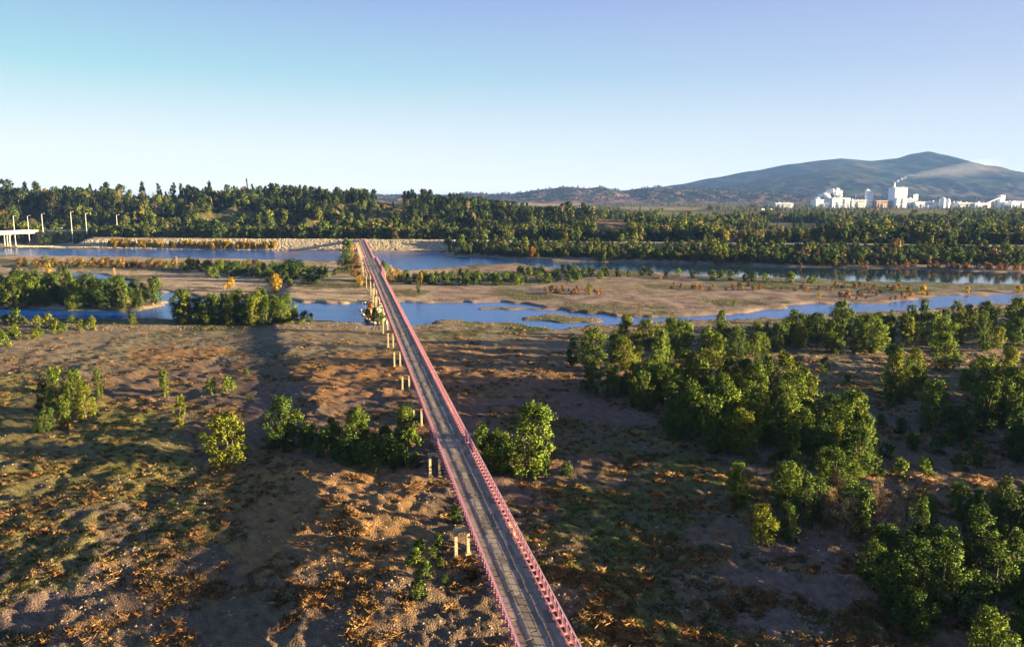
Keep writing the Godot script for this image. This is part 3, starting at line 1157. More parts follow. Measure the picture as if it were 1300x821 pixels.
func tree_shapes() -> void:
	shapes.willow = []
	for k in 6:
		shapes.willow.append(tree_shape(100 + k, "broad", 104, 104, 0.0118))
	shapes.slim = []
	for k in 4:
		shapes.slim.append(tree_shape(140 + k, "slim", 74, 84, 0.0118))
	shapes.shrub = []
	for k in 4:
		shapes.shrub.append(tree_shape(160 + k, "shrub", 30, 60, 0.036))
	shapes.bare = []
	for k in 3:
		shapes.bare.append(bare_shape(180 + k, 0.26))
	shapes.bare_slim = [bare_shape(190, 0.13), bare_shape(191, 0.11)]
	shapes.far_broad = []
	for k in 5:
		shapes.far_broad.append(tree_shape(200 + k, "gum" if k > 2 else "broad", 48, 42, 0.029))
	shapes.far_poplar = []
	for k in 3:
		shapes.far_poplar.append(tree_shape(220 + k, "poplar", 34, 34, 0.026))
	shapes.far_pine = []
	for k in 3:
		shapes.far_pine.append(tree_shape(240 + k, "pine", 46, 34, 0.026))
	shapes.far_slim = []
	for k in 3:
		shapes.far_slim.append(tree_shape(260 + k, "slim", 40, 40, 0.027))

# ---------------------------------------------------------------- concrete road bridge at the left edge
func left_bridge() -> void:
	var a := at_depth(-170.0, 300.0, 560.0)
	var b := at_height(44.0, 293.0, 11.6)
	a.y = 12.2
	b.y = 11.6
	var dirn := (b - a).normalized()
	var z := -dirn
	var x := Vector3.UP.cross(z).normalized()
	var tr := Transform3D(Basis(x, z.cross(x), z), a)
	var L := a.distance_to(b)
	var o := Node3D.new()
	o.name = numbered("road_bridge")
	add_child(o)
	o.transform = tr
	tag(o, "pale concrete road bridge on round columns reaching the stony embankment", "bridge")
	part("deck", box(11.6, 0.5, L), M.concrete, o, Vector3(0, -0.3, -L / 2.0))
	part("road_surface", box(8.0, 0.06, L), M.asphalt, o, Vector3(0, -0.016, -L / 2.0))
	for s in [-1.0, 1.0]:
		part("parapet", box(0.35, 1.1, L), M.concrete, o, Vector3(s * 5.6, 0.505, -L / 2.0))
	for g in [-4.2, 0.0, 4.2]:
		part("girder", box(0.7, 1.7, L), M.concrete, o, Vector3(g, -1.405, -L / 2.0))
	var s0 := L - 27.0
	while s0 > 5.0:
		var pier := Node3D.new()
		pier.name = "pier"
		o.add_child(pier, true)
		pier.position = Vector3(0, -2.26, -s0)
		part("cap", box(11.0, 0.9, 1.4), M.concrete, pier, Vector3(0, -0.46, 0))
		for g in [-4.2, 0.0, 4.2]:
			var wp: Vector3 = tr * Vector3(g, -3.2, -s0)
			var l := wp.y - gy(wp.x, -wp.z) + 1.0
			var c := CylinderMesh.new()
			c.top_radius = 0.65
			c.bottom_radius = 0.65
			c.height = l
			c.radial_segments = 14
			part("column", c, M.concrete, pier, Vector3(g, -0.92 - l / 2.0, 0))
		s0 -= 28.0
	# embankment carrying the road on from the bridge
	var e := at_height(180.0, 291.5, 9.5)
	var st := new_st()
	var right := (e - b).cross(Vector3.UP).normalized()
	var p := []
	for k in [[b, 11.55], [e, 9.6]]:
		var c: Vector3 = k[0]
		for q in [[-24.0, gy(c.x, -c.z) - 1.5], [-5.5, k[1]], [5.5, k[1]], [24.0, gy(c.x, -c.z) - 1.5]]:
			p.append(Vector3(c.x, q[1], c.z) + right * q[0])
	for i in 3:
		for t in [i, i + 4, i + 1, i + 1, i + 4, i + 5]:
			st.add_vertex(p[t])
	for t in [0, 1, 2, 0, 2, 3, 4, 6, 5, 4, 7, 6]:
		st.add_vertex(p[t])
	st.generate_normals()
	kind(part("embankment", st.commit(), M.verge, self), "structure")
	var rs := new_st()
	for t in [[p[1], 1], [p[5], 1], [p[2], -1], [p[2], -1], [p[5], 1], [p[6], -1]]:
		rs.set_normal(Vector3.UP)
		rs.add_vertex(t[0] + right * (1.2 * t[1]) + Vector3(0, 0.03, 0))
	kind(part("road", rs.commit(), M.concrete, self), "structure")
	rng.seed = 640
	for k in 95:
		var c := b.lerp(e, rng.randf())
		var off := rng.randf_range(9.0, 23.0)
		var y := lerpf(10.5, gy(c.x, -c.z) - 1.5, (off - 5.5) / 18.5)
		var q := Vector3(c.x, 0, c.z) + right * off
		q.y = maxf(y, gy(q.x, -q.z)) - 0.3
		plant("green_shrub", pick("far_broad"), M[["leaf_light", "leaf_green", "leaf_yellowgreen"][rng.randi() % 3]], q, rng.randf_range(3.0, 6.0), rng.randf_range(1.0, 1.5), rng.randf() * TAU, "rounded bush on the bank below the concrete bridge's road", "shrub", "bushes on the road bank")
	# street lamps along the approach
	var spots := [[17.5, 290.0, 274.0], [35.5, 290.0, 274.0], [53.5, 287.0, 271.5], [90.0, 283.0, 269.0], [109.0, 287.0, 271.0], [148.0, 284.0, 273.0]]
	for k in spots.size():
		var q: Array = spots[k]
		var gp := at_depth(q[0], q[1], 668.0 + k * 6.0)
		var base := Vector3(gp.x, gy(gp.x, -gp.z), gp.z)
		var top := at_depth(q[0], q[2], -gp.z).y
		var hgt_ := top - base.y
		var lamp := thing("street_lamp", "tall pale street lamp beside the road to the concrete bridge", "street lamp", base, rng.randf() * 0.4, "street lamps along the bridge road")
		part("pole", lathe([[0.28, -0.3], [0.14, hgt_]], 8), M.lamp_steel, lamp)
		var ast := new_st()
		tube(ast, Vector3(0, hgt_ - 0.1, 0), Vector3(1.9, hgt_ + 0.45, 0), 0.11, 0.09)
		part("arm", ast.commit(), M.lamp_steel, lamp)
		part("lamp_head", box(1.0, 0.22, 0.4), M.lamp_glass, lamp, Vector3(2.2, hgt_ + 0.48, 0))

func buildings() -> void:
	# low sheds and houses
	for q in [
		["shed", 40.0, 283.5, 720.0, 11.0, 8.0, 3.6, M.house_teal, M.house_teal, "teal metal shed behind the road to the concrete bridge"],
		["shed", 62.0, 283.8, 730.0, 26.0, 9.0, 3.2, M.house_white, M.roof_grey, "long low pale shed beside the teal one"],
		["shed", 15.0, 284.2, 720.0, 20.0, 9.0, 3.0, M.house_white, M.roof_grey, "low white shed beyond the concrete road bridge"],
		["house", 172.0, 286.0, 700.0, 8.0, 7.0, 4.5, M.house_white, M.roof_grey, "white house among trees at the foot of the wooded hill"],
		["house", 388.0, 297.5, 660.0, 9.0, 7.0, 3.0, M.house_white, M.roof_grey, "grey roofed house behind the embankment near the bridge end"],
		["house", 742.0, 262.5, 2000.0, 40.0, 14.0, 7.0, M.house_white, M.roof_red, "long white house with a red roof on the far plain"],
		["house", 967.0, 268.5, 1900.0, 14.0, 10.0, 5.0, M.house_white, M.roof_grey, "small white house on the plain below the mill, one of a pair"],
		["house", 977.0, 268.0, 1930.0, 13.0, 10.0, 5.0, M.house_white, M.roof_grey, "small white house on the plain below the mill, one of a pair"],
	]:
		var p := at_depth(q[1], q[2], q[3])
		p.y = gy(p.x, -p.z)
		hip_house(q[0], p, 0.15, q[4], q[5], q[6], q[6] * 0.4, q[7], q[8], q[9], "pair of white houses below the mill" if q[9].ends_with("pair") else "")
	# the mill
	block("mill_hall", 1033.0, 1052.0, 253.5, 40.0, M.mill_white, "low white mill hall under the broad steam cloud", 2)
	block("mill_hall", 1053.0, 1076.0, 251.5, 45.0, M.mill_white, "white mill hall with a steaming roof next to the low hall", 3)
	block("mill_hall", 1078.0, 1097.0, 254.0, 40.0, M.mill_grey, "grey mill hall between steaming hall and pair of white towers", 2)
	block("mill_tower", 1099.5, 1103.0, 241.0, 12.0, M.mill_white, "taller of the twin slender white mill towers", 5)
	block("mill_tower", 1104.0, 1107.5, 243.0, 12.0, M.mill_white, "shorter of the twin slender white mill towers", 5)
	block("mill_hall", 1109.0, 1129.0, 255.0, 40.0, M.mill_rust, "rust brown low mill hall beside the boiler house", 2)
	block("boiler_house", 1132.0, 1148.0, 238.5, 40.0, M.mill_white, "tallest white boiler house of the mill with a smoking chimney", 6)
	block("mill_hall", 1149.0, 1158.0, 252.5, 30.0, M.mill_grey, "small grey annex against the tall boiler house", 2)
	block("mill_tower", 1161.5, 1165.0, 247.0, 12.0, M.mill_white, "short white tower standing alone past the boiler house", 3)
	block("mill_hall", 1158.0, 1186.0, 256.5, 40.0, M.mill_white, "long low white mill hall below the short white tower", 1)
	block("mill_hall", 1212.0, 1232.0, 257.5, 40.0, M.mill_grey, "long low grey warehouse near the conveyor tower", 1)
	block("mill_hall", 1234.0, 1254.0, 258.0, 40.0, M.mill_white, "low white warehouse at the foot of the conveyor", 1)
	block("conveyor_tower", 1269.0, 1275.0, 248.0, 16.0, M.mill_white, "white tower at the top of the sloping conveyor", 3)
	block("mill_hall", 1279.0, 1320.0, 256.0, 40.0, M.mill_white, "long white hall beyond the conveyor tower", 2)
	block("mill_hall", 983.0, 1006.0, 258.0, 30.0, M.mill_grey, "low grey roofed shed apart from the mill", 1)
	# sloping conveyor
	var c0 := mill_at(1252.0)
	var c1 := mill_at(1271.0)
	c0.y = mill_top(257.5)
	c1.y = mill_top(249.5)
	var cv := thing("conveyor", "white sloping conveyor gallery leading up to its tower", "conveyor", Vector3(c0.x, gy(c0.x, MILL_D), c0.z))
	var cl := c0.distance_to(c1)
	part("gallery", box(cl, 4.0, 4.0), M.mill_white, cv, (c0 + c1) / 2.0 - cv.position + Vector3(0, 0, 10), Basis(Vector3.BACK, atan2(c1.y - c0.y, c1.x - c0.x)))
	for k in 3:
		var q := c0.lerp(c1, 0.25 + 0.25 * k) - cv.position
		part("trestle", box(1.2, q.y, 2.4), M.mill_grey, cv, Vector3(q.x, q.y / 2.0 - 1.0, q.z + 10))
	# tanks
	for q in [[1193.0, 250.5, 10.0], [1199.5, 252.0, 8.0]]:
		var a := mill_at(q[0])
		var hh := mill_top(q[1]) - a.y
		var tk := thing("storage_tank", "domed white storage tank standing east of the mill halls", "tank", a + Vector3(0, 0, 20), 0.0, "domed white tanks")
		part("shell", lathe([[q[2], 0.0], [q[2], hh * 0.8]], 20), M.mill_white, tk)
		part("dome", lathe([[q[2], hh * 0.8], [q[2] * 0.75, hh * 0.93], [q[2] * 0.3, hh]], 20), M.mill_roof, tk)
	stack(1138.5, 231.0, 2.6, M.mill_white, "tall white smoking chimney rising behind the boiler house")
	stack(1064.0, 244.0, 2.2, M.mill_white, "white chimney behind the steaming mill hall")
	stack(1090.0, 247.0, 1.8, M.mill_grey, "thin grey chimney behind the grey mill hall")
	# steam
	steam("white steam billowing over the low mill halls", [[1038, 251.5, 7], [1042, 249.5, 8], [1047, 247.5, 9], [1052, 245, 9], [1057, 242, 7], [1061, 245, 8], [1064, 240.5, 6], [1068, 243.5, 6], [1050, 249.5, 9], [1066, 248, 7]], MILL_D + 8.0)
	steam("short white jet of steam at the tall chimney's mouth", [[1139.5, 230, 2.6], [1142, 228.6, 3.4], [1145.5, 226.8, 4.2], [1149.5, 225, 4.8]], MILL_D + 18.0)
	for k in 15:
		var t := k / 14.0
		puff(1148.0 + 108.0 * t, 226.0 - 14.0 * pow(t, 0.7) + rng.randf_range(-1.0, 1.0), MILL_D, 22.0 + 110.0 * t, 11.0 + 58.0 * t, 0.008 * exp(-3.4 * t))

# ---------------------------------------------------------------- trees of the near bank
func near_trees() -> void:
	rng.seed = 900
	# [px of the foot, py of the foot, py of the top, width factor, shape, leaf, name, label]
	var list := [
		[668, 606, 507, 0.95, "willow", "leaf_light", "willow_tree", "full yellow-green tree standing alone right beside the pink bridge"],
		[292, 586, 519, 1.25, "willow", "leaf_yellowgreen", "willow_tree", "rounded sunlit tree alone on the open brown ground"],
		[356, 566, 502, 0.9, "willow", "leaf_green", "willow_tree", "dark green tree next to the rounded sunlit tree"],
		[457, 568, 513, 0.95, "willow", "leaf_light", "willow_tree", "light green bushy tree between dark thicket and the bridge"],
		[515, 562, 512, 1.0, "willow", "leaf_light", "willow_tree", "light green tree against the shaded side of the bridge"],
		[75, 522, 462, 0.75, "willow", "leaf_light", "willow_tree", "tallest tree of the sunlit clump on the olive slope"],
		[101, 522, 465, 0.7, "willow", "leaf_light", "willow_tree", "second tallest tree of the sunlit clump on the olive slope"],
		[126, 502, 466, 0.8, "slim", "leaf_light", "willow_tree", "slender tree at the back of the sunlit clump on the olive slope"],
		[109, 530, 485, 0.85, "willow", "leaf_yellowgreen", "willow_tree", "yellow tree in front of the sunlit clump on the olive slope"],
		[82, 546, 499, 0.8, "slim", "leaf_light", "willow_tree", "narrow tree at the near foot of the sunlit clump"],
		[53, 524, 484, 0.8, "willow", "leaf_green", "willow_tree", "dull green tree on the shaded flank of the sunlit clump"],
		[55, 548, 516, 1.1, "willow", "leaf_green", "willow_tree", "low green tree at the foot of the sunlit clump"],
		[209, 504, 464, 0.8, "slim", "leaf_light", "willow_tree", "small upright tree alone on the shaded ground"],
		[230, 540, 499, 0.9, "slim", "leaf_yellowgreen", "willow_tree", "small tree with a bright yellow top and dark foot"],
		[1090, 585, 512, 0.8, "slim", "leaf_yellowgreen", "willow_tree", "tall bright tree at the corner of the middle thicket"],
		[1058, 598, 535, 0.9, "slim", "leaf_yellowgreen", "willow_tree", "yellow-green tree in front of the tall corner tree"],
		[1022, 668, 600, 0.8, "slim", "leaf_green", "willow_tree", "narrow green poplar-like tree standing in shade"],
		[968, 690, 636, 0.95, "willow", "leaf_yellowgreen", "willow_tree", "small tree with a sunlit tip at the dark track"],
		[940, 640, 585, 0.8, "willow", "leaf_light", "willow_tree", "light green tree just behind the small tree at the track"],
		[164, 408, 382, 1.0, "bare", "twig_tan", "bare_tree", "pale leafless tree on the green bank edge"],
	]
	for t in list:
		var p := on_ground(t[0], t[1])
		var top := at_depth(t[0], t[2], -p.z).y
		plant(t[6], pick(t[4]), M[t[5]], p - Vector3(0, 0.15, 0), top - p.y, t[3], rng.randf() * TAU, t[7], "tree")
	# small shrubs on the open ground
	for t in [[268, 500, 482, "leaf_light"], [288, 500, 478, "leaf_light"], [316, 508, 500, "leaf_green"], [312, 475, 467, "leaf_light"], [213, 585, 576, "leaf_green"], [578, 664, 642, "leaf_green"], [170, 412, 398, "leaf_yellowgreen"], [118, 418, 402, "leaf_yellowgreen"], [60, 415, 398, "leaf_yellowgreen"], [20, 412, 392, "leaf_light"], [5, 440, 420, "leaf_light"], [690, 602, 580, "leaf_green"], [720, 604, 586, "leaf_green"]]:
		var p := on_ground(t[0], t[1])
		var top := at_depth(t[0], t[2], -p.z).y
		plant("shrub", pick("shrub"), M[t[3]], p - Vector3(0, 0.1, 0), top - p.y, 0.9, rng.randf() * TAU, "small green shrub on the open ground of the near bank", "shrub", "small shrubs of the near bank")
	# dark undergrowth by the bridge
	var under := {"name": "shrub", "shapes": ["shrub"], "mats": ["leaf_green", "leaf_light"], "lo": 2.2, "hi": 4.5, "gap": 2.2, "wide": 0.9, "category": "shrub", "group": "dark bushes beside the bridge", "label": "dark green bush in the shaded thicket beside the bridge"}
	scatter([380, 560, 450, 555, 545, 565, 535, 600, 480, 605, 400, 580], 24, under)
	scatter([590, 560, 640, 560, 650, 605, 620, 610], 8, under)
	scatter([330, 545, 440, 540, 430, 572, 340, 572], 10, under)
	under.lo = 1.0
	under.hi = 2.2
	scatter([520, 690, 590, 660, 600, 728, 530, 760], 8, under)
	# thickets right of the bridge
	var right := {"name": "willow_tree", "shapes": ["willow", "willow", "slim"], "mats": ["leaf_light", "leaf_light", "leaf_green", "leaf_yellowgreen"], "lo": 6.5, "hi": 11.5, "gap": 4.2, "category": "tree", "group": "trees of the riverside thicket", "label": "yellow-green tree in the belt of trees along the near river bank"}
	scatter([712, 478, 730, 450, 830, 432, 1000, 420, 1300, 408, 1480, 404, 1480, 440, 1300, 446, 1100, 452, 990, 455, 900, 458, 790, 474], 105, right)
	right.label = "yellow-green tree of the thicket in the middle of the near bank"
	right.group = "trees of the middle thicket"
	scatter([745, 500, 860, 490, 990, 500, 1090, 560, 1105, 600, 1040, 600, 960, 580, 900, 575, 850, 545, 790, 515], 52, right)
	right.label = "green tree of the wood on the bank beyond the middle thicket"
	right.group = "trees of the wood past the middle thicket"
	scatter([1130, 490, 1180, 470, 1300, 468, 1560, 470, 1600, 620, 1300, 600, 1200, 560, 1140, 545], 70, right)
	var lower := {"name": "thicket_tree", "shapes": ["willow", "slim"], "mats": ["leaf_green", "leaf_light", "leaf_green"], "lo": 4.5, "hi": 8.2, "gap": 4.0, "category": "tree", "group": "shaded trees by the dark track", "label": "dark green tree in the shaded wood past the dark track"}
	scatter([1100, 740, 1130, 690, 1210, 650, 1300, 640, 1600, 640, 1800, 821, 1240, 850, 1120, 800], 70, lower)
	lower.label = "green tree of the scattered group between middle thicket and dark track"
	lower.group = "scattered trees by the dark track"
	scatter([930, 620, 1010, 605, 1100, 620, 1130, 680, 1040, 700, 960, 690], 9, lower)
	var reddish := {"name": "bare_tree", "shapes": ["bare"], "mats": ["twig_red", "twig_tan"], "lo": 4.0, "hi": 8.5, "gap": 3.0, "wide": 1.5, "category": "tree", "group": "reddish bare trees", "label": "reddish brown bare tree among the shaded green trees"}
	scatter([1040, 640, 1160, 615, 1180, 680, 1060, 690], 7, reddish)
	scatter([1200, 520, 1300, 530, 1300, 570, 1210, 555], 4, reddish)
	var green_low := {"name": "shrub", "shapes": ["shrub"], "mats": ["leaf_green", "leaf_light"], "lo": 1.6, "hi": 3.4, "gap": 2.5, "category": "shrub", "group": "bushes under the thicket trees", "label": "low green bush between the trees of the riverside thickets"}
	scatter([720, 480, 900, 470, 1300, 450, 1300, 600, 1100, 610, 900, 590, 780, 520], 90, green_low)
	# dense wood by the left pools
	var wood := {"name": "riverbank_tree", "shapes": ["willow", "slim", "willow"], "mats": ["leaf_green", "leaf_green", "leaf_light"], "lo": 7.5, "hi": 14.0, "gap": 4.2, "category": "tree", "group": "trees around the pools", "label": "green tree in the dense wood around the pools near the concrete bridge"}
	scatter([-120, 385, 0, 370, 90, 372, 150, 382, 215, 388, 195, 394, 100, 394, -120, 402], 96, wood)
	wood.label = "green tree in the row on the bank between pools and pink bridge"
	wood.group = "row of trees on the bank"
	wood.mats = ["leaf_light", "leaf_green", "leaf_yellowgreen"]
	wood.gap = 3.4
	wood.lo = 8.5
	wood.hi = 13.0
	scatter([222, 407, 250, 404.5, 330, 405, 368, 404, 366, 413, 300, 413, 228, 412], 27, wood)
	var edge := {"name": "shrub", "shapes": ["shrub"], "mats": ["leaf_yellowgreen", "leaf_light"], "lo": 1.8, "hi": 4.2, "gap": 3.0, "category": "shrub", "group": "bushes along the grassy bank", "label": "yellow-green bush on the grassy edge below the pool wood"}
	scatter([-60, 430, 0, 408, 100, 407, 110, 420, 20, 435], 26, edge)
	scatter([365, 404, 400, 405, 400, 410, 366, 412], 7, edge)

func river_shrubs() -> void:
	rng.seed = 1000
	var s := {"name": "autumn_shrub", "shapes": ["shrub", "slim"], "mats": ["leaf_gold", "leaf_gold", "leaf_gold", "leaf_straw"], "lo": 4.0, "hi": 7.0, "gap": 2.2, "category": "shrub", "group": "golden shrubs at the foot of the embankment", "label": "golden autumn shrub at the foot of the stony embankment"}
	for k in 170:
		var gx := (rng.randf_range(98.0, 338.0) - CX) / FOCAL * 600.0
		var gd := levee_at(gx) - rng.randf_range(12.0, 17.3)
		var gh := gy(gx, gd)
		if gh > WATER - 0.3:
			plant("autumn_shrub", pick("shrub" if rng.randf() < 0.7 else "slim"), M[s.mats[rng.randi() % 4]], Vector3(gx, gh - 0.15, -gd), rng.randf_range(3.8, 6.6), rng.randf_range(0.6, 0.95), rng.randf() * TAU, s.label, s.category, s.group)
	s = {"name": "ochre_shrub", "shapes": ["shrub"], "mats": ["leaf_ochre", "leaf_yellowgreen", "leaf_straw", "leaf_ochre", "leaf_brown"], "lo": 1.8, "hi": 4.0, "gap": 2.4, "category": "shrub", "group": "ochre shrubs between the bridges", "label": "ochre shrub on the gravel bar between the two bridges"}
	scatter([20, 331, 110, 332, 330, 335, 330, 341, 200, 340, 20, 341], 175, s)
	s.label = "green bush on the gravel bar between the two bridges"
	s.group = "green bushes between the bridges"
	s.mats = ["leaf_green", "leaf_light", "leaf_dark"]
	s.name = "green_shrub"
	s.lo = 3.5
	s.hi = 7.5
	scatter([225, 341, 300, 340, 400, 342, 435, 352, 400, 362, 250, 352], 60, s)
	s.label = "green bush on the gravel bar beyond the pink bridge"
	s.group = "green bushes past the pink bridge"
	s.hi = 5.5
	scatter([490, 354, 520, 351, 640, 349, 690, 345, 780, 347, 790, 354, 640, 364, 520, 362], 90, s)
	s.label = "green bush at the near edge of the mirror-still far channel"
	s.group = "green bushes by the still channel"
	scatter([780, 347, 900, 351, 1080, 359, 1080, 362, 900, 355, 780, 351], 15, s)
	s.name = "ochre_shrub"
	s.mats = ["leaf_ochre", "leaf_brown", "leaf_orange"]
	s.lo = 2.5
	s.hi = 4.5
	s.label = "russet shrub along the far water's edge under the woods"
	s.group = "russet shrubs under the far woods"
	scatter([770, 329, 900, 333, 1060, 338, 1300, 344, 1300, 342, 1060, 334, 900, 329, 770, 326], 120, s)
	s.label = "russet low shrub on the wide gravel bar"
	s.group = "russet shrubs of the gravel bar"
	s.lo = 1.2
	s.hi = 2.8
	scatter([690, 366, 765, 367, 765, 375, 690, 374], 26, s)
	scatter([840, 362, 960, 364, 1060, 367, 1060, 371, 960, 370, 840, 367], 36, s)
	scatter([1060, 362, 1180, 366, 1180, 381, 1070, 381], 40, s)
	for k in 95:
		var bx := (rng.randf_range(50.0, 470.0) - CX) / FOCAL * 625.0
		var bd := levee_at(bx) + rng.randf_range(5.0, 15.0)
		plant("green_shrub", pick("far_broad"), M[["leaf_light", "leaf_green", "leaf_yellowgreen", "leaf_green"][rng.randi() % 4]], Vector3(bx, gy(bx, bd) - 0.2, -bd), rng.randf_range(4.0, 7.5), rng.randf_range(0.9, 1.4), rng.randf() * TAU, "rounded green bush in the belt behind the stony embankment's crest", "shrub", "bushes behind the embankment crest")
	# single plants that stand out
	for t in [
		[60, 346, 333, "shrub", "leaf_gold", 0.8, "bright yellow bush at the edge of the pool wood"],
		[348, 371, 346, "slim", "leaf_gold", 1.6, "bright yellow small tree on the gravel bar between the bridges"],
		[292, 366, 352, "shrub", "leaf_gold", 0.8, "yellow bush behind the bank row of trees"],
		[367, 364, 354, "shrub", "leaf_yellowgreen", 0.9, "yellow-green bush on the bar between the bridges near the channel"],
		[340, 358, 338, "willow", "leaf_light", 0.9, "light green tree in the middle of the bar between the bridges"],
		[438, 345, 302, "willow", "leaf_green", 0.7, "tall green tree against the far end of the pink bridge"],
		[446, 340, 308, "willow", "leaf_orange", 0.6, "orange tree at the far end of the pink bridge"],
		[451, 352, 322, "willow", "leaf_ochre", 0.7, "brownish tree under the passing bay of the pink bridge"],
		[457, 362, 343, "slim", "leaf_gold", 1.1, "yellow tree close under the pink bridge's passing bay"],
		[497, 358, 335, "slim", "leaf_gold", 1.1, "yellow tree just past the pink bridge on the bar"],
		[506, 358, 340, "slim", "leaf_gold", 1.2, "golden tree beside the yellow one past the bridge"],
		[488, 356, 330, "willow", "leaf_green", 0.8, "green tree hugging the far side of the pink bridge"],
		[533, 360, 345, "slim", "leaf_gold", 1.2, "small golden tree standing apart past the pink bridge"],
		[532, 372, 355, "slim", "leaf_green", 1.0, "slim green tree at the edge of the near channel"],
		[545, 358, 347, "shrub", "leaf_gold", 0.7, "yellow bush on the gravel bar past the pink bridge"],
		[811, 372, 362, "bare", "twig_tan", 1.6, "tan leafless bush alone on the gravel bar"],
		[839, 357, 350, "bare", "twig_tan", 1.6, "tan leafless bush nearer the still channel"],
		[812, 408, 391, "bare", "twig_tan", 1.3, "tan leafless tree at the narrow near channel"],
		[932, 388, 381, "shrub", "leaf_yellowgreen", 0.9, "yellow-green bush alone on the gravel near the channel bend"],
		[748, 374, 357, "slim", "leaf_light", 0.8, "slim light green tree in the russet shrubs"],
		[957, 358, 343, "willow", "leaf_dark", 1.1, "dark green bush before the still channel"],
		[1040, 378, 372, "shrub", "leaf_gold", 0.9, "golden bush on the grassy strip between the channels"],
		[1172, 374, 362, "shrub", "leaf_gold", 0.8, "golden bush at the start of the riffles"],
		[1228, 371, 363, "shrub", "leaf_gold", 0.8, "golden bush above the riffles"],
		[1295, 372, 362, "shrub", "leaf_gold", 0.8, "golden bush at the end of the grassy strip"],
		[470, 404, 385, "shrub", "leaf_orange", 0.6, "orange bush on the stony islet under the bridge"],
		[466, 410, 392, "shrub", "leaf_ochre", 0.7, "brown bush at the water side of the stony islet"],
		[484, 412, 397, "shrub", "leaf_green", 0.8, "green bush on the stony islet under the bridge"],
		[475, 409, 390, "shrub", "leaf_dark", 0.7, "dark bush in the middle of the stony islet"],
	]:
		var p := on_ground(t[0], t[1])
		if p.y < WATER:
			p.y = WATER - 0.2
		var top := at_depth(t[0], t[2], -p.z).y
		var tree: bool = t[3] != "shrub"
		plant("autumn_tree" if tree else "autumn_shrub", pick(t[3]), M[t[4]], p - Vector3(0, 0.15, 0), maxf(top - p.y, 1.0), t[5], rng.randf() * TAU, t[6], "tree" if tree else "shrub")

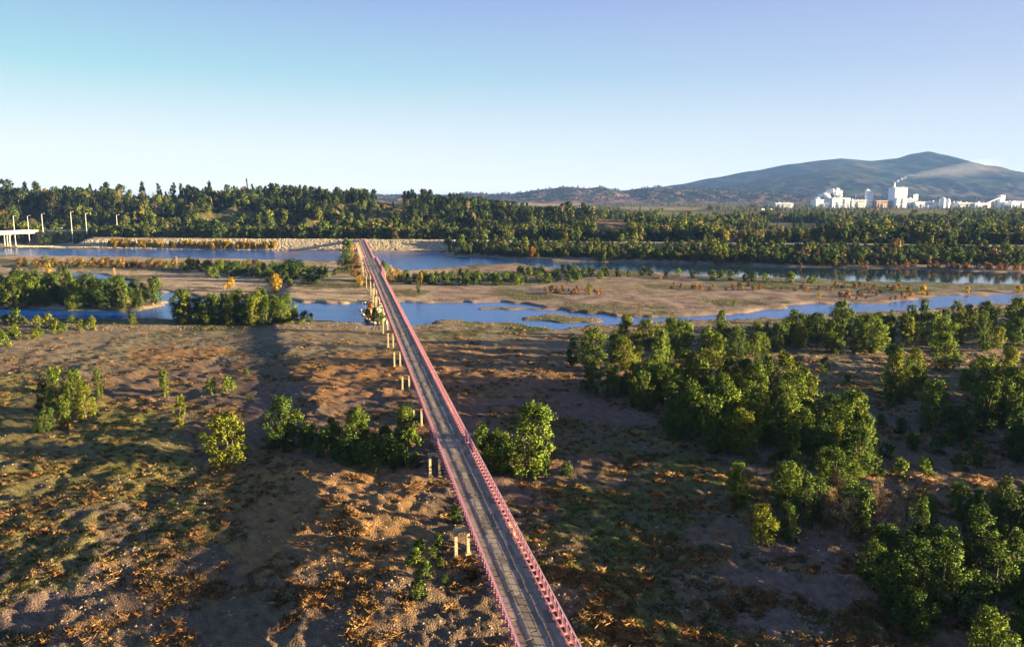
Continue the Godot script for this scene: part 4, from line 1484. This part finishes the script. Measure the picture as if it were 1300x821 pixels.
# ---------------------------------------------------------------- woods beyond the river
func far_woods() -> void:
	rng.seed = 1200
	var dens := noise(1.0 / 90.0, 61, 3)
	var lists := {"far_broad": [], "far_poplar": [], "far_pine": [], "far_slim": []}
	var greens := [Color(0.135, 0.18, 0.035), Color(0.095, 0.15, 0.035), Color(0.18, 0.20, 0.04), Color(0.065, 0.105, 0.03), Color(0.12, 0.17, 0.035)]
	var tries := 0
	var total := 0
	while tries < 60000 and total < 17500:
		tries += 1
		var d := 0.0
		var u := rng.randf()
		if u < 0.30:
			d = rng.randf_range(470.0, 660.0)
		elif u < 0.68:
			d = rng.randf_range(600.0, 1150.0)
		else:
			d = 1000.0 * pow(4.3, rng.randf())
		var x := rng.randf_range(-0.95, 0.95) * d
		var ld := levee_at(x)
		var ahead := ld - d
		var g := gy(x, d)
		var q := to_px(Vector3(x, g, -d))
		if absf(ahead) < 5.0:
			continue
		if ahead > 0.0:
			# riverside wood on the right far bank only
			if q.x < 566.0 or g < WATER + 0.9 or d < 470.0:
				continue
			var lim := 333.0 + maxf(0.0, q.x - 780.0) * 0.0215
			if q.x > 760.0 and q.y > lim:
				continue
			if q.x < 760.0 and q.y > 327.0:
				continue
		var hl := hill(x, d)
		if d > 1250.0 and hl > 3.0 and x < -150.0:
			continue
		var skip := false
		for t in tint_polys.slice(13):
			if Geometry2D.is_point_in_polygon(Vector2(x, d), t[0][0]):
				skip = true
				break
		if skip or in_bridge(Vector3(x, 6, -d), 9.0):
			continue
		var n := dens.get_noise_2d(x, d)
		if ahead < 0.0 and n < (-0.2 if hl > 8.0 else -0.06 if d < 1200.0 else 0.04):
			continue
		var kname := "far_broad"
		var hh := rng.randf_range(8.0, 14.0)
		var r := rng.randf()
		if ahead > 0.0:
			kname = "far_slim" if r < 0.5 else "far_broad"
			hh = rng.randf_range(3.6, 7.2) if rng.randf() < 0.95 else rng.randf_range(8.0, 12.0)
		elif hl > 8.0:
			hh = rng.randf_range(6.0, 16.0) * (1.3 if rng.randf() < 0.06 else 1.0)
			if r < 0.32:
				kname = "far_pine"
			elif r < 0.45:
				kname = "far_poplar"
		elif d < 1300.0:
			if r < 0.35:
				kname = "far_slim"
			elif r < 0.45:
				kname = "far_poplar"
			elif r < 0.55:
				kname = "far_pine"
		else:
			hh = rng.randf_range(6.0, 11.0)
			if r < 0.25:
				kname = "far_pine"
			elif r < 0.4:
				kname = "far_slim"
		if rng.randf() < 0.08:
			hh *= 1.45
		var hidden := false
		var tall := hh / d * FOCAL
		for pv in fields:
			for e in [0.1, 0.5, 0.85]:
				if Geometry2D.is_point_in_polygon(Vector2(q.x, q.y - tall * e), pv):
					hidden = true
		if hidden and rng.randf() < 0.93:
			continue
		var tint: Color = greens[rng.randi() % greens.size()]
		if kname == "far_pine" or (hl > 5.0 and n > 0.1):
			tint = Color(0.036, 0.056, 0.022)
		elif kname == "far_poplar":
			tint = [Color(0.23, 0.20, 0.06), Color(0.19, 0.185, 0.045), Color(0.28, 0.23, 0.10)][rng.randi() % 3]
		elif rng.randf() < 0.03:
			tint = Color(0.30, 0.21, 0.12)
		elif rng.randf() < 0.015:
			tint = Color(0.36, 0.26, 0.03)
		tint = tint * rng.randf_range(0.85, 1.4)
		tint.a = 1.0
		var wide := rng.randf_range(0.9, 1.35)
		var inview := q.x > -20.0 and q.x < 1320.0
		lists[kname].append([(hh / d if inview else 0.0), Vector3(x, g - 0.2, -d), hh, wide, rng.randf() * TAU, tint, ("on the wooded hill behind the embankment" if hl > 8.0 else "at the far water's edge before the embankment" if ahead > 0.0 else "on the plain beyond the embankment")])
		total += 1
	var words := {
		"far_broad": ["broadleaf_tree", "rounded green tree", "broadleaf trees"],
		"far_poplar": ["poplar_tree", "slender tan autumn poplar", "autumn poplars"],
		"far_pine": ["pine_tree", "dark conical pine", "pines"],
		"far_slim": ["slim_tree", "upright green tree", "upright trees"],
	}
	for kname in lists:
		var a: Array = lists[kname]
		a.sort_custom(func(p, q): return p[0] > q[0])
		var sh: Array = shapes[kname]
		var mats := {}
		var where := []
		var tints := []
		for k in sh.size():
			where.append([])
			tints.append([])
		for i in a.size():
			var t: Array = a[i]
			var v := i % sh.size()
			if i < 300:
				var key := Color(snappedf(t[5].r, 0.03), snappedf(t[5].g, 0.03), snappedf(t[5].b, 0.02))
				if not mats.has(key):
					mats[key] = leaf_mat(maxf(key.r, 0.03), maxf(key.g, 0.045), maxf(key.b, 0.02))
				plant(words[kname][0], sh[v], mats[key], t[1], t[2], t[3], t[4], words[kname][1] + " " + t[6], "tree", words[kname][2] + " " + t[6])
			else:
				var b := Basis(Vector3.UP, t[4]) * Basis.from_scale(Vector3(t[2] * t[3], t[2], t[2] * t[3]))
				where[v].append(Transform3D(b, t[1]))
				tints[v].append(t[5])
		for v in sh.size():
			multi("woods", sh[v].crown, M.forest, where[v], tints[v], "far woods of countless trees spread over the plain and hill", "woods")
	var pale := {"name": "bare_tree", "shapes": ["bare", "bare_slim"], "mats": ["twig_tan"], "lo": 8.0, "hi": 14.0, "gap": 5.0, "category": "tree", "group": "tan bare trees of the far woods", "label": "tan leafless tree among the green woods of the hill"}
	rng.seed = 1250
	scatter([100, 292, 130, 270, 230, 268, 260, 284, 200, 290], 26, pale)
	scatter([390, 268, 460, 256, 560, 262, 660, 274, 620, 284, 450, 280], 34, pale)
	# trees on the brown hills
	var hw := []
	var ht := []
	for k in 9000:
		var p: Vector3 = hill_points[rng.randi() % hill_points.size()]
		if p.z < -4720.0 or p.y < 12.0 or hill_dens.get_noise_2d(p.x * 1.4, p.z * 1.4) < 0.02:
			continue
		var hh := rng.randf_range(8.0, 15.0)
		hw.append(Transform3D(Basis(Vector3.UP, rng.randf() * TAU) * Basis.from_scale(Vector3(hh * 1.5, hh, hh * 1.5)), p))
		ht.append(Color(0.045, 0.06, 0.03) * rng.randf_range(0.7, 1.5))
	multi("hill_woods", shapes.far_broad[0].crown, M.forest, hw, ht, "dark scattered woods on the brown hills before the mountain", "woods")
	# special far trees
	rng.seed = 1300
	for t in [
		[668, 325, 300, "far_slim", "leaf_yellowgreen", 1.0, "bright yellow-green tall tree at the far water's edge"],
		[676, 327, 312, "far_broad", "leaf_orange", 1.0, "orange tree below the bright yellow-green one at the water"],
		[774, 329, 317, "far_broad", "leaf_gold", 0.9, "glowing yellow tree at the far water's edge"],
		[756, 328, 320, "far_slim", "leaf_gold", 1.2, "small yellow tree beside the glowing yellow one"],
		[1022, 334, 309, "far_slim", "twig_tan", 1.0, "pale tan tree standing before the far woods"],
		[1038, 334, 313, "far_poplar", "leaf_brown", 1.0, "brown slender tree near the pale tan one"],
		[762, 318, 302, "far_poplar", "leaf_yellowgreen", 1.2, "yellowish slender poplar in front of the embankment"],
		[710, 282, 257, "far_poplar", "twig_tan", 1.3, "tall tan poplar rising from the plain"],
	]:
		var p := on_ground(t[0], t[1])
		var top := at_depth(t[0], t[2], -p.z).y
		plant("autumn_tree", pick(t[3]), M[t[4]], p - Vector3(0, 0.2, 0), maxf(top - p.y, 3.0), t[5], rng.randf() * TAU, t[6], "tree")

func skyline_trees() -> void:
	rng.seed = 1350
	for t in [
		[10, 227.5, "far_broad", "leaf_dark", 1.3, "broad dark tree on the hill's crest above the road bridge"],
		[134, 228, "far_pine", "leaf_dark", 1.3, "dark pine poking above the hill's crest well clear of the bald patch"],
		[178, 231, "far_pine", "leaf_dark", 1.1, "dark pine standing by the bald patch on the hill"],
		[204, 232, "far_poplar", "leaf_dark", 1.0, "thin dark tree on the bald patch of the hill"],
		[217, 231, "far_poplar", "leaf_dark", 1.1, "second thin dark tree on the bald patch of the hill"],
		[229, 232.5, "far_poplar", "leaf_green", 1.0, "thin green tree at the end of the bald patch"],
		[268, 230.5, "far_pine", "leaf_dark", 1.0, "single dark pine on the hill's crest past the bald patch"],
		[313, 227, "far_poplar", "leaf_dark", 0.45, "tall very thin tree on the hill's crest"],
		[346, 232, "far_broad", "leaf_dark", 1.5, "wide dark tree on top of the hill"],
		[362, 234, "far_broad", "leaf_dark", 1.2, "rounded dark tree next to the wide one on the hilltop"],
		[440, 240, "far_poplar", "leaf_dark", 0.5, "very thin tree on the hill's falling crest"],
	]:
		var d := 930.0
		var p := at_depth(t[0], 245.0, d)
		p.y = gy(p.x, d) - 0.2
		var top := at_depth(t[0], t[1], d).y
		plant("crest_tree", pick(t[2]), M[t[3]], p, maxf(top - p.y, 8.0), t[4], rng.randf() * TAU, t[5], "tree")

# ---------------------------------------------------------------- stones, litter, grass
func litter() -> void:
	rng.seed = 1500
	# rubble stones of the embankment
	var st := new_st()
	var ico := SphereMesh.new()
	ico.radius = 0.5
	ico.height = 0.9
	ico.radial_segments = 6
	ico.rings = 3
	st.append_from(ico, 0, Transform3D())
	var arr := st.commit_to_arrays()
	var vv: PackedVector3Array = arr[Mesh.ARRAY_VERTEX]
	var seen_ := {}
	for i in vv.size():
		var key := Vector3i((vv[i] * 1000.0).round())
		if not seen_.has(key):
			seen_[key] = rng.randf_range(0.75, 1.25)
		vv[i] = vv[i] * float(seen_[key])
	arr[Mesh.ARRAY_VERTEX] = vv
	var rock := ArrayMesh.new()
	rock.add_surface_from_arrays(Mesh.PRIMITIVE_TRIANGLES, arr)
	var rocks := []
	var tints := []
	for k in 13000:
		var px := rng.randf_range(20.0, 640.0)
		var xx := (px - CX) / FOCAL * 610.0
		var d := levee_at(xx) - rng.randf_range(1.0, 17.0)
		var x := (px - CX) / FOCAL * d
		var g := gy(x, d)
		if g < WATER - 0.4:
			continue
		rocks.append(Transform3D(Basis.from_euler(Vector3(rng.randf() * 6.0, rng.randf() * 6.0, rng.randf() * 6.0)).scaled(Vector3.ONE * rng.randf_range(0.3, 1.15)), Vector3(x, g + 0.03, -d)))
		var l := rng.randf_range(0.6, 1.1)
		tints.append(Color(0.50 * l, 0.43 * l, 0.32 * l))
	M.rock = leaf_mat(1, 1, 1)
	M.rock.backlight_enabled = false
	M.rock.roughness = 0.9
	multi("embankment_stones", rock, M.rock, rocks, tints, "pale rubble stones facing the river embankment", "stones")
	# boulders of the islet and cobbles on the bars
	rocks = []
	tints = []
	for k in 90:
		var p := on_ground(rng.randf_range(458.0, 492.0), rng.randf_range(386.0, 411.0))
		rocks.append(Transform3D(Basis.from_euler(Vector3(rng.randf() * 6.0, rng.randf() * 6.0, 0)).scaled(Vector3.ONE * rng.randf_range(0.5, 1.6)), p + Vector3(0, 0.15, 0)))
		var l := rng.randf_range(0.7, 1.15)
		tints.append(Color(0.58 * l, 0.50 * l, 0.40 * l))
	multi("islet_stones", rock, M.rock, rocks, tints, "pale boulders heaped on the islet under the pink bridge", "stones")
	rocks = []
	tints = []
	for k in 26000:
		var d := 240.0 * pow(1.9, rng.randf())
		var x := rng.randf_range(-0.8, 0.8) * d
		var g := gy(x, d)
		if g < WATER + 0.05 or g > -0.5:
			continue
		rocks.append(Transform3D(Basis.from_euler(Vector3(rng.randf() * 6.0, rng.randf() * 6.0, 0)).scaled(Vector3(1, 0.7, 1) * rng.randf_range(0.15, 0.42)), Vector3(x, g + 0.03, -d)))
		var l := rng.randf_range(0.6, 1.2)
		tints.append(Color(0.34 * l, 0.265 * l, 0.22 * l))
	multi("river_cobbles", rock, M.rock, rocks, tints, "cobbles and gravel strewn over the river bars", "gravel")
	# dry brush, clods and grass tufts of the near bank
	rng.seed = 1600
	var br := Leaves.new()
	for k in 46:
		var a := rdir()
		a.y = absf(a.y) * 0.55 + 0.05
		a = a.normalized()
		var base := Vector3(rng.randf_range(-0.45, 0.45), 0.02, rng.randf_range(-0.45, 0.45))
		var side := a.cross(rdir()).normalized() * 0.035
		var l := rng.randf_range(0.65, 1.25)
		br.leaf(base + a * 0.28, a * rng.randf_range(0.18, 0.42), side, Vector3(a.x, 0.5, a.z).normalized(), Color(l, l * 0.97, l * 0.92))
	var tuft := Leaves.new()
	for k in 40:
		var a := Vector3(rng.randf_range(-0.55, 0.55), 1.0, rng.randf_range(-0.55, 0.55)).normalized()
		var base := Vector3(rng.randf_range(-0.4, 0.4), 0.0, rng.randf_range(-0.4, 0.4))
		var side := a.cross(rdir()).normalized() * 0.045
		var l := rng.randf_range(0.7, 1.25)
		tuft.leaf(base + a * 0.2, a * rng.randf_range(0.15, 0.34), side, Vector3(a.x, 0.8, a.z).normalized(), Color(l, l, l))
	var bm := br.mesh()
	var tm := tuft.mesh()
	var bt := []
	var bc := []
	var tt := []
	var tc := []
	for k in 40000:
		var d := 62.0 * pow(4.0, rng.randf())
		var x := rng.randf_range(-0.9, 0.9) * d
		var g := gy(x, d)
		if g < WATER + 0.3:
			continue
		var p := Vector3(x, g - 0.02, -d)
		var m := n_mid.get_noise_2d(x - 512.0, d * 1.2)
		var s := n_small.get_noise_2d(x * 1.6 + 77.0, d * 1.6)
		var b := n_big.get_noise_2d(x + 333.0, d)
		var rust := m * 0.8 + s * 0.55
		var l := rng.randf_range(0.6, 1.25)
		if rust > 0.16 and rng.randf() < (0.6 if x > -25.0 else 0.35):
			bt.append(Transform3D(Basis(Vector3.UP, rng.randf() * TAU).scaled(Vector3.ONE * rng.randf_range(0.5, 1.5)), p))
			bc.append([Color(0.30, 0.15, 0.06), Color(0.24, 0.15, 0.07), Color(0.34, 0.22, 0.11)][rng.randi() % 3] * l)
		elif b * 0.9 + m * 0.5 > (0.02 if x > -20.0 else -0.06) and tt.size() < 26000 and rng.randf() < 0.6:
			tt.append(Transform3D(Basis(Vector3.UP, rng.randf() * TAU).scaled(Vector3(1.3, rng.randf_range(0.3, 0.7), 1.3) * rng.randf_range(0.4, 1.0)), p))
			tc.append([Color(0.14, 0.16, 0.035), Color(0.20, 0.19, 0.05), Color(0.25, 0.20, 0.075)][rng.randi() % 3] * l)
	M.brush = leaf_mat(1, 1, 1)
	multi("dry_brush", bm, M.brush, bt, bc, "rust brown dry brush and chips littering the near bank", "brush")
	multi("grass", tm, M.brush, tt, tc, "olive grass tufts growing over the near bank", "grass")
	# clods and stones of the bare ground
	rng.seed = 1700
	var ct := []
	var cc := []
	for k in 26000:
		var d := 62.0 * pow(3.6, rng.randf())
		var x := rng.randf_range(-0.9, 0.9) * d
		var g := gy(x, d)
		if g < WATER + 0.3 or n_mid.get_noise_2d(x * 1.4 + 40.0, d) < -0.05:
			continue
		ct.append(Transform3D(Basis.from_euler(Vector3(rng.randf() * 6.0, rng.randf() * 6.0, 0)).scaled(Vector3(1, 0.7, 1) * (0.08 + 0.34 * pow(rng.randf(), 3.0))), Vector3(x, g + 0.02, -d)))
		var l := rng.randf_range(0.55, 1.5)
		cc.append(Color(0.22 * l, 0.165 * l, 0.115 * l))
	multi("clods", rock, M.rock, ct, cc, "clods and stones scattered over the bare near bank", "stones")
